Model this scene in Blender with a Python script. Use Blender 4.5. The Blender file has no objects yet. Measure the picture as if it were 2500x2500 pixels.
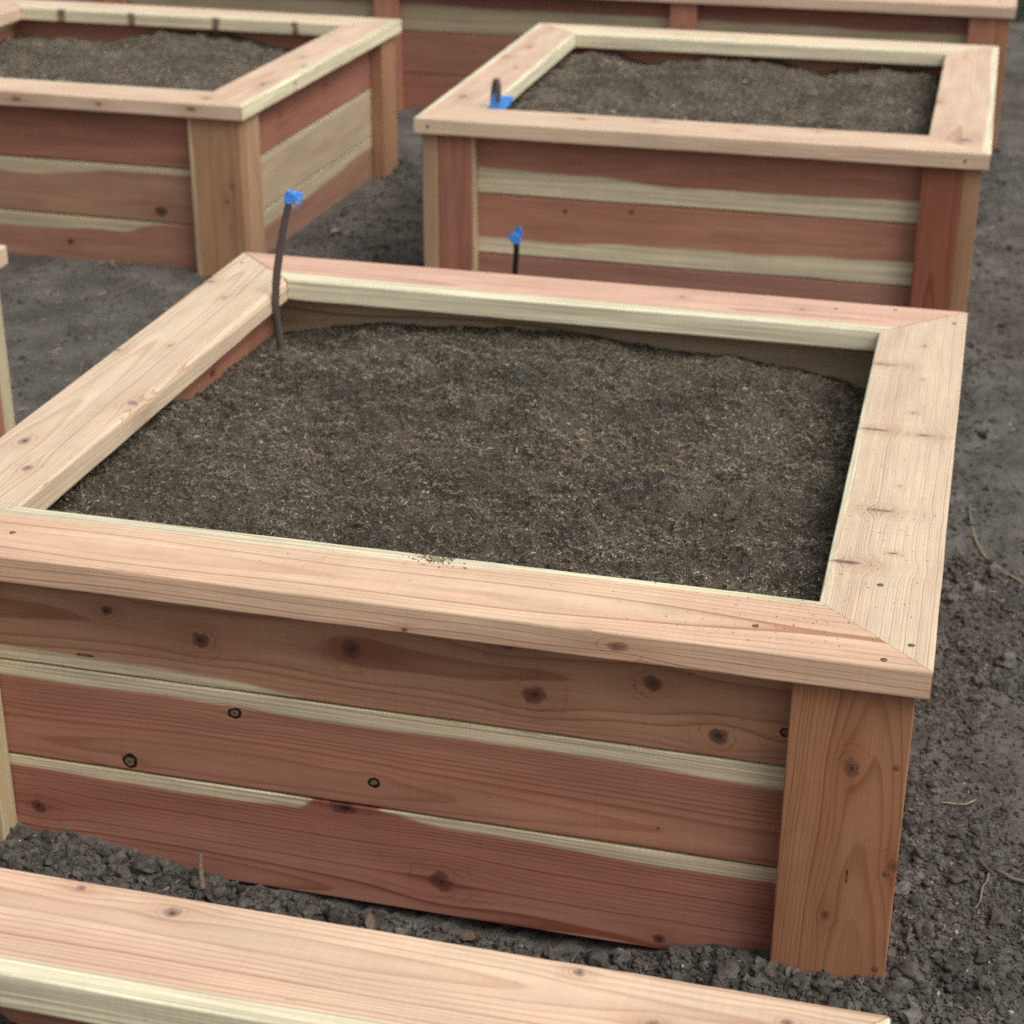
import bpy, math, random
import numpy as np
from mathutils import Vector, Matrix

random.seed(7)
RNG = np.random.default_rng(11)
scene = bpy.context.scene
COL = scene.collection
H = 0.445                      # height of the planter caps above the soil

# ------------------------------------------------------------------ helpers
def tag(o, label=None, cat=None, group=None, kind=None):
    if label: o['label'] = label
    if cat: o['category'] = cat
    if group: o['group'] = group
    if kind: o['kind'] = kind
    return o

def empty(name, loc):
    o = bpy.data.objects.new(name, None)
    o.location = loc
    o.empty_display_size = .1
    COL.objects.link(o)
    return o

def npmesh(name, verts, faces, mats, parent=None, attrs=None, matidx=None, smooth=False, origin=None):
    """faces: list of (n,k) index arrays"""
    verts = np.asarray(verts, dtype=np.float32)
    org = np.array(parent.location if parent is not None else (origin if origin is not None else (0, 0, 0)), dtype=np.float32)
    me = bpy.data.meshes.new(name)
    me.vertices.add(len(verts))
    me.vertices.foreach_set('co', (verts - org).ravel())
    loops = np.concatenate([np.asarray(f).ravel() for f in faces]).astype(np.int32)
    tot = np.concatenate([np.full(len(f), np.asarray(f).shape[1]) for f in faces]).astype(np.int32)
    st = np.concatenate([[0], np.cumsum(tot)[:-1]]).astype(np.int32)
    me.loops.add(len(loops))
    me.loops.foreach_set('vertex_index', loops)
    me.polygons.add(len(tot))
    me.polygons.foreach_set('loop_start', st)
    me.polygons.foreach_set('loop_total', tot)
    if matidx is not None:
        me.polygons.foreach_set('material_index', np.asarray(matidx, dtype=np.int32))
    me.polygons.foreach_set('use_smooth', np.full(len(tot), smooth))
    for k, a in (attrs or {}).items():
        a = np.asarray(a, dtype=np.float32)
        if a.ndim == 2:
            at = me.attributes.new(k, 'FLOAT_VECTOR', 'POINT'); at.data.foreach_set('vector', a.ravel())
        else:
            at = me.attributes.new(k, 'FLOAT', 'POINT'); at.data.foreach_set('value', a)
    for m in (mats if isinstance(mats, (list, tuple)) else [mats]):
        me.materials.append(m)
    me.update(calc_edges=True)
    me.validate()
    o = bpy.data.objects.new(name, me)
    COL.objects.link(o)
    if parent is not None: o.parent = parent
    elif origin is not None: o.location = origin
    return o

# value noise (numpy)
def _hash(ix, iy, s):
    h = (ix * 374761393 + iy * 668265263 + s * 974634777) & 0xffffffff
    h = ((h ^ (h >> 13)) * 1274126177) & 0xffffffff
    h = h ^ (h >> 16)
    return (h & 0xffff) / 65535.0
def vnoise(x, y, s=0):
    ix = np.floor(x).astype(np.int64); iy = np.floor(y).astype(np.int64)
    fx = x - ix; fy = y - iy
    fx = fx * fx * (3 - 2 * fx); fy = fy * fy * (3 - 2 * fy)
    a = _hash(ix, iy, s); b = _hash(ix + 1, iy, s); c = _hash(ix, iy + 1, s); d = _hash(ix + 1, iy + 1, s)
    return (a * (1 - fx) + b * fx) * (1 - fy) + (c * (1 - fx) + d * fx) * fy
def fbm(x, y, f, o=4, s=0, g=.5):
    r = 0; a = 1; t = 0
    for i in range(o):
        r = r + a * vnoise(x * f + i * 17.3, y * f - i * 9.1, s + i); t += a; a *= g; f *= 2.03
    return r / t - .5

# ------------------------------------------------------------------ node helpers
class NT:
    def __init__(s, tree): s.t = tree; s.n = tree.nodes; s.l = tree.links
    def put(s, inp, v):
        if v is None: return
        if isinstance(v, bpy.types.NodeSocket): s.l.new(v, inp)
        elif isinstance(v, (tuple, list)) and inp.type == 'RGBA' and len(v) == 3: inp.default_value = (*v, 1)
        else: inp.default_value = v
    def math(s, op, a, b=None, c=None, clamp=False):
        n = s.n.new('ShaderNodeMath'); n.operation = op; n.use_clamp = clamp
        for i, v in enumerate((a, b, c)):
            if v is not None: s.put(n.inputs[i], v)
        return n.outputs[0]
    def vmath(s, op, a, b=None, out=0):
        n = s.n.new('ShaderNodeVectorMath'); n.operation = op
        s.put(n.inputs[0], a)
        if b is not None: s.put(n.inputs[1], b)
        return n.outputs['Value'] if op in ('LENGTH', 'DISTANCE', 'DOT_PRODUCT') else n.outputs[0]
    def noise(s, vec, scale=1, detail=2, rough=.5, dist=0):
        n = s.n.new('ShaderNodeTexNoise'); s.put(n.inputs['Vector'], vec)
        n.inputs['Scale'].default_value = scale; n.inputs['Detail'].default_value = detail
        n.inputs['Roughness'].default_value = rough; n.inputs['Distortion'].default_value = dist
        return n.outputs['Fac']
    def mix(s, f, a, b, mode='MIX'):
        n = s.n.new('ShaderNodeMix'); n.data_type = 'RGBA'; n.blend_type = mode
        s.put(n.inputs[0], f); s.put(n.inputs[6], a); s.put(n.inputs[7], b)
        return n.outputs[2]
    def mapr(s, v, a, b, c=0, d=1, smooth=False):
        n = s.n.new('ShaderNodeMapRange'); n.clamp = True
        if smooth: n.interpolation_type = 'SMOOTHSTEP'
        s.put(n.inputs[0], v)
        for i, q in enumerate((a, b, c, d)): s.put(n.inputs[i + 1], q)
        return n.outputs[0]
    def ramp(s, v, stops, interp='LINEAR'):
        n = s.n.new('ShaderNodeValToRGB'); s.put(n.inputs[0], v); cr = n.color_ramp; cr.interpolation = interp
        while len(cr.elements) < len(stops): cr.elements.new(.5)
        for e, (p, c) in zip(cr.elements, stops):
            e.position = p; e.color = (*c, 1) if isinstance(c, (tuple, list)) else (c, c, c, 1)
        return n.outputs[0]
    def attr(s, name, out='Vector'):
        n = s.n.new('ShaderNodeAttribute'); n.attribute_name = name
        return n.outputs[out]
    def sep(s, v):
        n = s.n.new('ShaderNodeSeparateXYZ'); s.put(n.inputs[0], v); return n.outputs
    def comb(s, x, y, z):
        n = s.n.new('ShaderNodeCombineXYZ')
        for i, v in enumerate((x, y, z)): s.put(n.inputs[i], v)
        return n.outputs[0]

def new_mat(name):
    m = bpy.data.materials.new(name); m.use_nodes = True
    nt = NT(m.node_tree); nt.n.clear()
    out = nt.n.new('ShaderNodeOutputMaterial'); b = nt.n.new('ShaderNodeBsdfPrincipled')
    nt.l.new(b.outputs[0], out.inputs[0])
    return m, nt, b

# ---- group: one knot that bends the grain round it
def make_knot_group():
    g = bpy.data.node_groups.new('KnotWarp', 'ShaderNodeTree')
    for n, t in (('A', 'NodeSocketFloat'), ('B', 'NodeSocketFloat'), ('Bw', 'NodeSocketFloat'), ('Jit', 'NodeSocketFloat'),
                 ('CA', 'NodeSocketFloat'), ('CB', 'NodeSocketFloat'), ('RA', 'NodeSocketFloat'), ('RB', 'NodeSocketFloat')):
        g.interface.new_socket(n, in_out='INPUT', socket_type=t)
    for n in ('Bw', 'D', 'G'):
        g.interface.new_socket(n, in_out='OUTPUT', socket_type='NodeSocketFloat')
    nt = NT(g); gi = nt.n.new('NodeGroupInput').outputs; go = nt.n.new('NodeGroupOutput').inputs
    dx = nt.math('SUBTRACT', gi['A'], gi['CA']); dy = nt.math('SUBTRACT', gi['B'], gi['CB'])
    u = nt.math('DIVIDE', dx, gi['RA']); v = nt.math('DIVIDE', dy, gi['RB'])
    d = nt.math('SQRT', nt.math('ADD', nt.math('MULTIPLY', u, u), nt.math('MULTIPLY', v, v)))
    d = nt.math('ADD', d, nt.math('MULTIPLY', gi['Jit'], 1.1))
    u2 = nt.math('MULTIPLY', u, .27); v2 = nt.math('MULTIPLY', v, .5)
    e = nt.math('ADD', nt.math('MULTIPLY', u2, u2), nt.math('MULTIPLY', v2, v2))
    gg = nt.math('EXPONENT', nt.math('MULTIPLY', e, -1.0))
    sh = nt.math('MULTIPLY', nt.math('SUBTRACT', gi['CB'], gi['B']), nt.math('MULTIPLY', gg, .9))
    nt.l.new(nt.math('ADD', gi['Bw'], sh), go['Bw']); nt.l.new(d, go['D']); nt.l.new(gg, go['G'])
    return g
KNOT = make_knot_group()

def make_core():
    g = bpy.data.node_groups.new('WoodCore', 'ShaderNodeTree')
    F, V, C = 'NodeSocketFloat', 'NodeSocketVector', 'NodeSocketColor'
    for n, t in (('P', V), ('N', V), ('Bw', F), ('K', F), ('KB', F), ('G', F), ('Spacing', F), ('PithY', F), ('PithZ', F), ('Warp', F),
                 ('Taper', F), ('HeartA', C), ('HeartB', C), ('Sap', C), ('WHi', F), ('WLo', F), ('W', F), ('Line', F), ('KnotCol', C), ('Dirt', F)):
        g.interface.new_socket(n, in_out='INPUT', socket_type=t)
    g.interface.new_socket('Color', in_out='OUTPUT', socket_type=C)
    g.interface.new_socket('Height', in_out='OUTPUT', socket_type=F)
    nt = NT(g); gi = nt.n.new('NodeGroupInput').outputs; go = nt.n.new('NodeGroupOutput').inputs
    N = gi['N']; P = nt.sep(gi['P'])
    M = nt.math
    n1 = nt.noise(nt.vmath('MULTIPLY', N, (1.6, 7, 7)), 1, 1)
    n2 = nt.noise(nt.vmath('MULTIPLY', N, (7, 26, 26)), 1, 2)
    n3 = nt.noise(nt.vmath('MULTIPLY', N, (45, 130, 130)), 1, 2)
    w = M('ADD', M('MULTIPLY', M('SUBTRACT', n1, .5), 1.6), M('MULTIPLY', M('SUBTRACT', n2, .5), .35))
    w = M('ADD', w, M('MULTIPLY', M('SUBTRACT', n3, .5), .035))
    yy = M('ADD', gi['Bw'], M('MULTIPLY', w, gi['Warp']))
    dy = M('SUBTRACT', yy, gi['PithY']); dz = M('SUBTRACT', P[2], gi['PithZ'])
    dz = M('ADD', dz, M('MULTIPLY', M('SUBTRACT', nt.noise(nt.vmath('MULTIPLY', N, (2.3, 3, 3)), 1, 0), .5), gi['Warp']))
    R = M('SQRT', M('ADD', M('MULTIPLY', dy, dy), M('MULTIPLY', dz, dz)))
    R = M('ADD', R, M('MULTIPLY', P[0], gi['Taper']))
    t = M('DIVIDE', R, gi['Spacing'])
    one = nt.noise(nt.comb(M('MULTIPLY', R, 90), 0, 0), 1, 1)
    t = M('ADD', t, M('MULTIPLY', one, 2.2))
    fl = M('FLOOR', t); fr = M('SUBTRACT', t, fl)
    wn = nt.n.new('ShaderNodeTexWhiteNoise'); wn.noise_dimensions = '1D'; nt.l.new(fl, wn.inputs['W'])
    st = nt.mapr(wn.outputs['Value'], 0, 1, .25, 1)
    up = M('POWER', fr, 5); dn = nt.mapr(fr, .88, 1.0, 1, 0, True)
    line = M('MULTIPLY', M('MULTIPLY', up, dn), 2.6, clamp=True)
    line = M('MULTIPLY', M('MULTIPLY', line, st), gi['Line'])
    line = M('ADD', line, M('MULTIPLY', M('MULTIPLY', fr, st), M('MULTIPLY', gi['Line'], .12)))
    big = nt.noise(nt.vmath('MULTIPLY', N, (2.2, 22, 22)), 1, 3)
    big = nt.mapr(big, .32, .68)
    heart = nt.mix(big, gi['HeartA'], gi['HeartB'])
    heart = nt.mix(M('MULTIPLY', gi['G'], .35), heart, nt.mix(1, heart, (.62, .42, .34), 'MULTIPLY'))
    ny = M('MULTIPLY', M('SUBTRACT', M('ADD', M('MULTIPLY', n1, .5), M('MULTIPLY', n2, .5)), .5), .022)
    # near knots the sapwood is pushed aside with the grain
    ny = M('ADD', ny, M('MULTIPLY', M('SUBTRACT', nt.noise(nt.vmath('MULTIPLY', N, (4, 330, 330)), 1, 1), .5), .006))
    ys = M('ADD', P[1], ny)
    top = M('SUBTRACT', gi['W'], gi['WHi'])
    mh = nt.mapr(M('SUBTRACT', ys, top), -.0050, .0036, 0, 1, True)
    ml = nt.mapr(M('SUBTRACT', gi['WLo'], ys), -.0050, .0036, 0, 1, True)
    m = M('MAXIMUM', mh, ml)
    sl_ = nt.mapr(nt.noise(nt.vmath('MULTIPLY', N, (2.2, 300, 300)), 1, 2, .6), .38, .60, .70, 1.10)
    sl2 = nt.mapr(nt.noise(nt.vmath('MULTIPLY', N, (4, 60, 60)), 1, 2), .3, .7, 0, 1)
    sapc = nt.mix(1, gi['Sap'], nt.comb(sl_, sl_, sl_), 'MULTIPLY')
    sapc = nt.mix(M('MULTIPLY', sl2, .35), sapc, nt.mix(1, sapc, (.99, .91, .78), 'MULTIPLY'))
    base = nt.mix(m, heart, sapc)
    late = nt.mix(m, (.50, .31, .23), (.62, .56, .40))
    colr = nt.mix(line, base, nt.mix(1, base, late, 'MULTIPLY'))
    fib = nt.noise(nt.vmath('MULTIPLY', N, (14, 620, 620)), 1, 2)
    fm = nt.mapr(fib, .25, .75, .88, 1.09)
    bl = nt.noise(nt.vmath('MULTIPLY', N, (5, 30, 30)), 1, 3)
    fm = M('MULTIPLY', fm, nt.mapr(bl, .3, .7, .88, 1.08))
    fm = M('MULTIPLY', fm, nt.mapr(nt.noise(nt.vmath('MULTIPLY', N, (260, 6, 6)), 1, 2), .3, .7, .965, 1.03))
    colr = nt.mix(1, colr, nt.comb(fm, fm, fm), 'MULTIPLY')
    # short dark flecks
    fle = nt.noise(nt.vmath('MULTIPLY', N, (60, 420, 420)), 1, 1)
    colr = nt.mix(nt.mapr(fle, .76, .80, 0, .5), colr, nt.mix(1, colr, (.35, .27, .22), 'MULTIPLY'))
    # grey handling dirt in faint smears
    dn_ = nt.noise(nt.vmath('MULTIPLY', N, (14, 40, 40)), 1, 4, .65)
    colr = nt.mix(M('MULTIPLY', nt.mapr(dn_, .55, .72), gi['Dirt']), colr, (.22, .19, .165))
    # brown knots
    kj = M('ADD', gi['K'], M('MULTIPLY', M('SUBTRACT', nt.noise(N, 160, 2), .5), .25))
    kr = nt.ramp(M('MULTIPLY', kj, .5), [(0, .10), (.08, .28), (.16, .75), (.22, .5), (.29, .95), (.36, .7), (.43, .9), (.5, 1.1)])
    kcol = nt.mix(1, gi['KnotCol'], kr, 'MULTIPLY')
    ck = nt.mapr(nt.noise(N, 330, 3, .6), .52, .62, 1, .5)
    kcol = nt.mix(1, kcol, nt.comb(ck, ck, ck), 'MULTIPLY')
    kmask = nt.mapr(kj, .62, 1.05, .88, 0, True)
    colr = nt.mix(kmask, colr, kcol)
    ring2 = M('MULTIPLY', nt.mapr(kj, 1.38, 1.50, 0, 1, True), nt.mapr(kj, 1.50, 1.60, 1, 0, True))
    ring2 = M('MULTIPLY', ring2, nt.mapr(nt.noise(N, 34, 1), .42, .55))
    ring3 = M('MULTIPLY', nt.mapr(kj, 2.1, 2.3, 0, 1, True), nt.mapr(kj, 2.3, 2.4, 1, 0, True))
    ring2 = M('MAXIMUM', ring2, M('MULTIPLY', ring3, nt.mapr(nt.noise(N, 27, 1), .5, .6, 0, .7)))
    colr = nt.mix(M('MULTIPLY', ring2, .6), colr, nt.mix(1, colr, (.6, .42, .33), 'MULTIPLY'))
    # black ringed knots
    bj = M('ADD', gi['KB'], M('MULTIPLY', M('SUBTRACT', nt.noise(N, 220, 2), .5), .3))
    br = nt.ramp(M('MULTIPLY', bj, .5), [(0, (.05, .03, .02)), (.12, (.22, .15, .09)), (.26, (.17, .11, .06)), (.33, (.008, .006, .005)), (.5, (.01, .007, .006))])
    bmask = nt.mapr(bj, .88, 1.04, 1, 0, True)
    colr = nt.mix(bmask, colr, br)
    nt.l.new(colr, go['Color'])
    hgt = M('ADD', M('MULTIPLY', line, -.08), M('MULTIPLY', fib, .35))
    hgt = M('SUBTRACT', hgt, M('MULTIPLY', M('MULTIPLY', bmask, nt.mapr(bj, .5, .8)), 1.6))
    hgt = M('SUBTRACT', hgt, M('MULTIPLY', kmask, nt.mapr(kj, .25, 0, 0, .8)))
    nt.l.new(hgt, go['Height'])
    return g
CORE = make_core()

_wc = [0]
def wood(A, B, sap=(.72, .62, .40), sp=.0035, py=.07, pz=-.06, warp=.012, taper=.003, hi=None, lo=None, W=.14, L=1.3,
         line=.8, knots=(), kc=(.19, .095, .075), rough=.62, dirt=.12):
    """knots: (x, y, rx, ry, kind) kind 'n' brown, 'b' black ringed, 'e' brown on the board's edge face"""
    _wc[0] += 1
    m, nt, b = new_mat('redwood_%d' % _wc[0])
    M = nt.math
    P = nt.attr('bc'); N = nt.attr('bn'); ps = nt.sep(P)
    g = nt.n.new('ShaderNodeGroup'); g.node_tree = CORE
    Bw = ps[1]; K = 9.0; KB = 9.0; G = 0.0
    if knots:
        jit = M('SUBTRACT', nt.noise(N, 55, 2), .5)
    for (x, y, rx, ry, kind) in knots:
        k = nt.n.new('ShaderNodeGroup'); k.node_tree = KNOT
        nt.put(k.inputs['A'], ps[0]); nt.put(k.inputs['Jit'], jit); nt.put(k.inputs['Bw'], Bw)
        if kind == 'e':
            # knot seen on the narrow face: distance measured over length and thickness, fading into the board
            nt.put(k.inputs['B'], ps[2]); nt.put(k.inputs['CB'], y)
            d = k.outputs['D']
        else:
            nt.put(k.inputs['B'], ps[1]); nt.put(k.inputs['CB'], y)
            d = k.outputs['D']
        k.inputs['CA'].default_value = x; k.inputs['RA'].default_value = rx; k.inputs['RB'].default_value = ry
        if kind == 'e':
            d = M('ADD', d, nt.mapr(ps[1], .002, .02, 0, 5))
            sh = M('SUBTRACT', k.outputs['Bw'], Bw)
            Bw = M('ADD', Bw, M('MULTIPLY', sh, nt.mapr(ps[1], .0, .05, 1, 0)))
            gk = M('MULTIPLY', k.outputs['G'], nt.mapr(ps[1], .0, .02, 1, 0))
        else:
            Bw = k.outputs['Bw']; gk = k.outputs['G']
        if kind == 'b':
            KB = d if KB == 9.0 else M('MINIMUM', KB, d)
        else:
            K = d if not isinstance(K, bpy.types.NodeSocket) else M('MINIMUM', K, d)
            G = gk if not isinstance(G, bpy.types.NodeSocket) else M('MAXIMUM', G, gk)
    def width(spec):
        if not spec: return -1.0
        if isinstance(spec, (int, float)): return float(spec)
        r = nt.ramp(M('DIVIDE', ps[0], L), [(p, (v + .02) * 4) for p, v in spec], 'EASE')
        s_ = nt.n.new('ShaderNodeSeparateColor'); nt.l.new(r, s_.inputs[0])
        return M('SUBTRACT', M('DIVIDE', s_.outputs[0], 4), .02)
    for n, v in (('P', P), ('N', N), ('Bw', Bw), ('K', K), ('KB', KB), ('G', G), ('Spacing', sp), ('PithY', py), ('PithZ', pz), ('Warp', warp),
                 ('Taper', taper), ('HeartA', A), ('HeartB', B), ('Sap', sap), ('WHi', width(hi)), ('WLo', width(lo)), ('W', W), ('Line', line),
                 ('KnotCol', kc), ('Dirt', dirt)):
        nt.put(g.inputs[n], v)
    nt.l.new(g.outputs['Color'], b.inputs['Base Color'])
    b.inputs['Roughness'].default_value = rough
    b.inputs['Specular IOR Level'].default_value = .3
    bp = nt.n.new('ShaderNodeBump'); bp.inputs['Strength'].default_value = .5; bp.inputs['Distance'].default_value = .0012
    nt.l.new(g.outputs['Height'], bp.inputs['Height']); nt.l.new(bp.outputs[0], b.inputs['Normal'])
    return m

# ------------------------------------------------------------------ a sawn board, lofted along its length
_seed = [0]
def board(name, mat, parent, S, E, n=24, r=.003, wane=None, jit=.0004):
    """S, E: four corners each at the start and end: (u0v0, u1v0, u1v1, u0v1); v=1 is the good face.
    wane: (corner index 0..3, function of s -> extra radius)"""
    _seed[0] += 1
    rg = np.random.default_rng(_seed[0] * 13 + 5)
    S = np.array(S, float); E = np.array(E, float)
    W = np.linalg.norm(S[1] - S[0]) if abs(np.dot(S[1] - S[0], E[0] - S[0])) < 1e-6 else None
    ax = (E.mean(0) - S.mean(0)); ax /= np.linalg.norm(ax)
    wv = (S[1] - S[0]); wv = wv - ax * wv.dot(ax); W = np.linalg.norm(wv)
    tv = (S[3] - S[0]); tv = tv - ax * tv.dot(ax); T = np.linalg.norm(tv)
    L = max(np.linalg.norm(E[i] - S[i]) for i in range(4))
    ss = np.linspace(0, 1, n + 1)
    k = max(2, n)
    ph = rg.random(4) * 50
    base = S.mean(0)
    x0 = min((S[i] - S[0]).dot(ax) for i in range(4))
    vs, bc = [], []
    A3 = [(180, 270), (270, 360), (0, 90), (90, 180)]
    cs = [(0, 0), (1, 0), (1, 1), (0, 1)]
    for s in ss:
        for ci in range(4):
            rr = r * (1 + .5 * (float(vnoise(np.array([s * L * 22 + ph[ci]]), np.array([ci * 3.3]))[0]) - .5))
            if wane and wane[0] == ci: rr += wane[1](s)
            cu = (rr if cs[ci][0] == 0 else W - rr); cv = (rr if cs[ci][1] == 0 else T - rr)
            ju = jit * (float(vnoise(np.array([s * L * 9 + ph[ci]]), np.array([ci * 7.7 + 3]))[0]) - .5) * 2
            a0, a1 = A3[ci]
            for q in range(4):
                a = math.radians(a0 + (a1 - a0) * q / 3)
                U = cu + rr * math.cos(a) + ju; Vv = cv + rr * math.sin(a)
                u = U / W; v = Vv / T
                p = np.zeros(3)
                for w_, i in (((1 - u) * (1 - v), 0), (u * (1 - v), 1), (u * v, 2), ((1 - u) * v, 3)):
                    p += w_ * (S[i] * (1 - s) + E[i] * s)
                vs.append(p); bc.append(((p - S[0]).dot(ax) - x0, U, Vv))
    m = 16
    idx = np.arange((n + 1) * m).reshape(n + 1, m)
    a = idx[:-1]; b_ = idx[1:]
    quads = np.stack([a, np.roll(a, -1, 1), np.roll(b_, -1, 1), b_], -1).reshape(-1, 4)
    caps = np.stack([idx[0][::-1], idx[-1]])
    bc = np.array(bc)
    # orientation check
    vs = np.array(vs)
    f = quads[m * (n // 2) + 5]; nrm = np.cross(vs[f[1]] - vs[f[0]], vs[f[2]] - vs[f[0]])
    if nrm.dot(vs[f[0]] - vs[idx[n // 2]].mean(0)) < 0:
        quads = quads[:, ::-1]; caps = caps[:, ::-1]
    bn = bc + np.array([_seed[0] * 7.31, _seed[0] * 3.17, _seed[0] * 1.93])
    return npmesh(name, vs, [quads, caps], mat, parent, {'bc': bc, 'bn': bn})

# ------------------------------------------------------------------ simple materials
def flat_mat(name, col, rough=.6, spec=.3, vary=.15, scale=60, metal=0):
    m, nt, b = new_mat(name)
    tc = nt.n.new('ShaderNodeTexCoord').outputs['Object']
    f = nt.noise(tc, scale, 3)
    f = nt.mapr(f, .3, .7, 1 - vary, 1 + vary)
    nt.l.new(nt.mix(1, col, nt.comb(f, f, f), 'MULTIPLY'), b.inputs['Base Color'])
    b.inputs['Roughness'].default_value = rough; b.inputs['Specular IOR Level'].default_value = spec
    b.inputs['Metallic'].default_value = metal
    return m

def soil_mat(name, dark, mid, light, scale=1.0):
    m, nt, b = new_mat(name)
    tc = nt.n.new('ShaderNodeTexCoord').outputs['Object']
    n1 = nt.noise(tc, 9 * scale, 4, .6); n2 = nt.noise(tc, 140 * scale, 4, .7); n3 = nt.noise(tc, 420 * scale, 2, .6)
    c = nt.mix(nt.mapr(n2, .35, .65), dark, mid)
    c = nt.mix(nt.mapr(n1, .40, .64, 0, .7), c, light)
    n0 = nt.mapr(nt.noise(tc, 2.6 * scale, 5, .65), .35, .65, .78, 1.15)
    c = nt.mix(1, c, nt.comb(n0, n0, n0), 'MULTIPLY')
    c = nt.mix(nt.mapr(n3, .66, .74, 0, .5), c, (light[0] * 1.9, light[1] * 1.9, light[2] * 1.9))
    nt.l.new(c, b.inputs['Base Color']); b.inputs['Roughness'].default_value = .95; b.inputs['Specular IOR Level'].default_value = .12
    bp = nt.n.new('ShaderNodeBump'); bp.inputs['Strength'].default_value = .9; bp.inputs['Distance'].default_value = .004
    nt.l.new(nt.math('ADD', n2, nt.math('MULTIPLY', n3, .7)), bp.inputs['Height']); nt.l.new(bp.outputs[0], b.inputs['Normal'])
    return m

def bits_mat(name, stops, rough=.9):
    m, nt, b = new_mat(name)
    r = nt.attr('rnd', 'Fac')
    tc = nt.n.new('ShaderNodeTexCoord').outputs['Object']
    c = nt.ramp(r, stops)
    f = nt.mapr(nt.noise(tc, 300, 3), .3, .7, .75, 1.2)
    big = nt.mapr(nt.noise(tc, 6, 4, .6), .36, .64, .72, 1.28)
    f = nt.math('MULTIPLY', f, big)
    tn = nt.mapr(nt.noise(tc, 24, 3, .6), .38, .62)
    f = nt.math('MULTIPLY', f, nt.mapr(nt.noise(tc, 55, 2, .6), .38, .62, .72, 1.25))
    if 'fibre' in name: c = nt.mix(1, c, nt.mix(tn, (1.10, .97, .87), (.98, 1.01, .88)), 'MULTIPLY')
    nt.l.new(nt.mix(1, c, nt.comb(f, f, f), 'MULTIPLY'), b.inputs['Base Color'])
    b.inputs['Roughness'].default_value = rough; b.inputs['Specular IOR Level'].default_value = .15
    if name == 'earth_clod':
        bp = nt.n.new('ShaderNodeBump'); bp.inputs['Strength'].default_value = .8; bp.inputs['Distance'].default_value = .0025
        nt.l.new(nt.noise(tc, 420, 4, .65), bp.inputs['Height']); nt.l.new(bp.outputs[0], b.inputs['Normal'])
    return m

# ------------------------------------------------------------------ planters
T = .038; O = .0157; CW = .14; BH = .147
SCREW_SHADE = flat_mat('screw_hole_shade', (.045, .03, .02), .9)  # dark colour stands in for the shade inside the drilled hole
SCREW_HEAD = flat_mat('screw_head', (.30, .20, .12), .45, .5, metal=.6)

def screw(parent_board, c, nrm, r=.0042):
    """countersunk screw: hole shade painted as a dark raised ring, small head with dark centre inside"""
    c = np.array(c); nrm = np.array(nrm, float)
    t1 = np.cross(nrm, (0.3, .9, .2)); t1 /= np.linalg.norm(t1); t2 = np.cross(nrm, t1)
    vs = []; seg = 14
    prof = [(r * .98, .0002), (r * .86, .0004), (r * .70, .0002), (r * .66, .0004), (r * .2, .0006)]
    for rad, h in prof:
        for k in range(seg):
            a = 2 * math.pi * k / seg; q = rad * (1 + .07 * math.sin(3 * a + c[0] * 90))
            vs.append(c + t1 * q * math.cos(a) + t2 * q * math.sin(a) + nrm * h)
    idx = np.arange(len(prof) * seg).reshape(len(prof), seg)
    a = idx[:-1]; b = idx[1:]
    q = np.stack([a, np.roll(a, -1, 1), np.roll(b, -1, 1), b], -1).reshape(-1, 4)
    capf = idx[-1][None, :]
    mi = np.concatenate([np.repeat([0, 0, 1, 1], seg), [0]])
    o = npmesh('screw', np.array(vs), [q, capf], [SCREW_SHADE, SCREW_HEAD], None, matidx=mi)
    # parent under its board: board meshes share the planter's origin
    o.parent = parent_board
    me = o.data; org = np.array(parent_board.parent.location)
    co = np.array(vs) - org
    me.vertices.foreach_set('co', co.astype(np.float32).ravel()); me.update()
    return o

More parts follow.
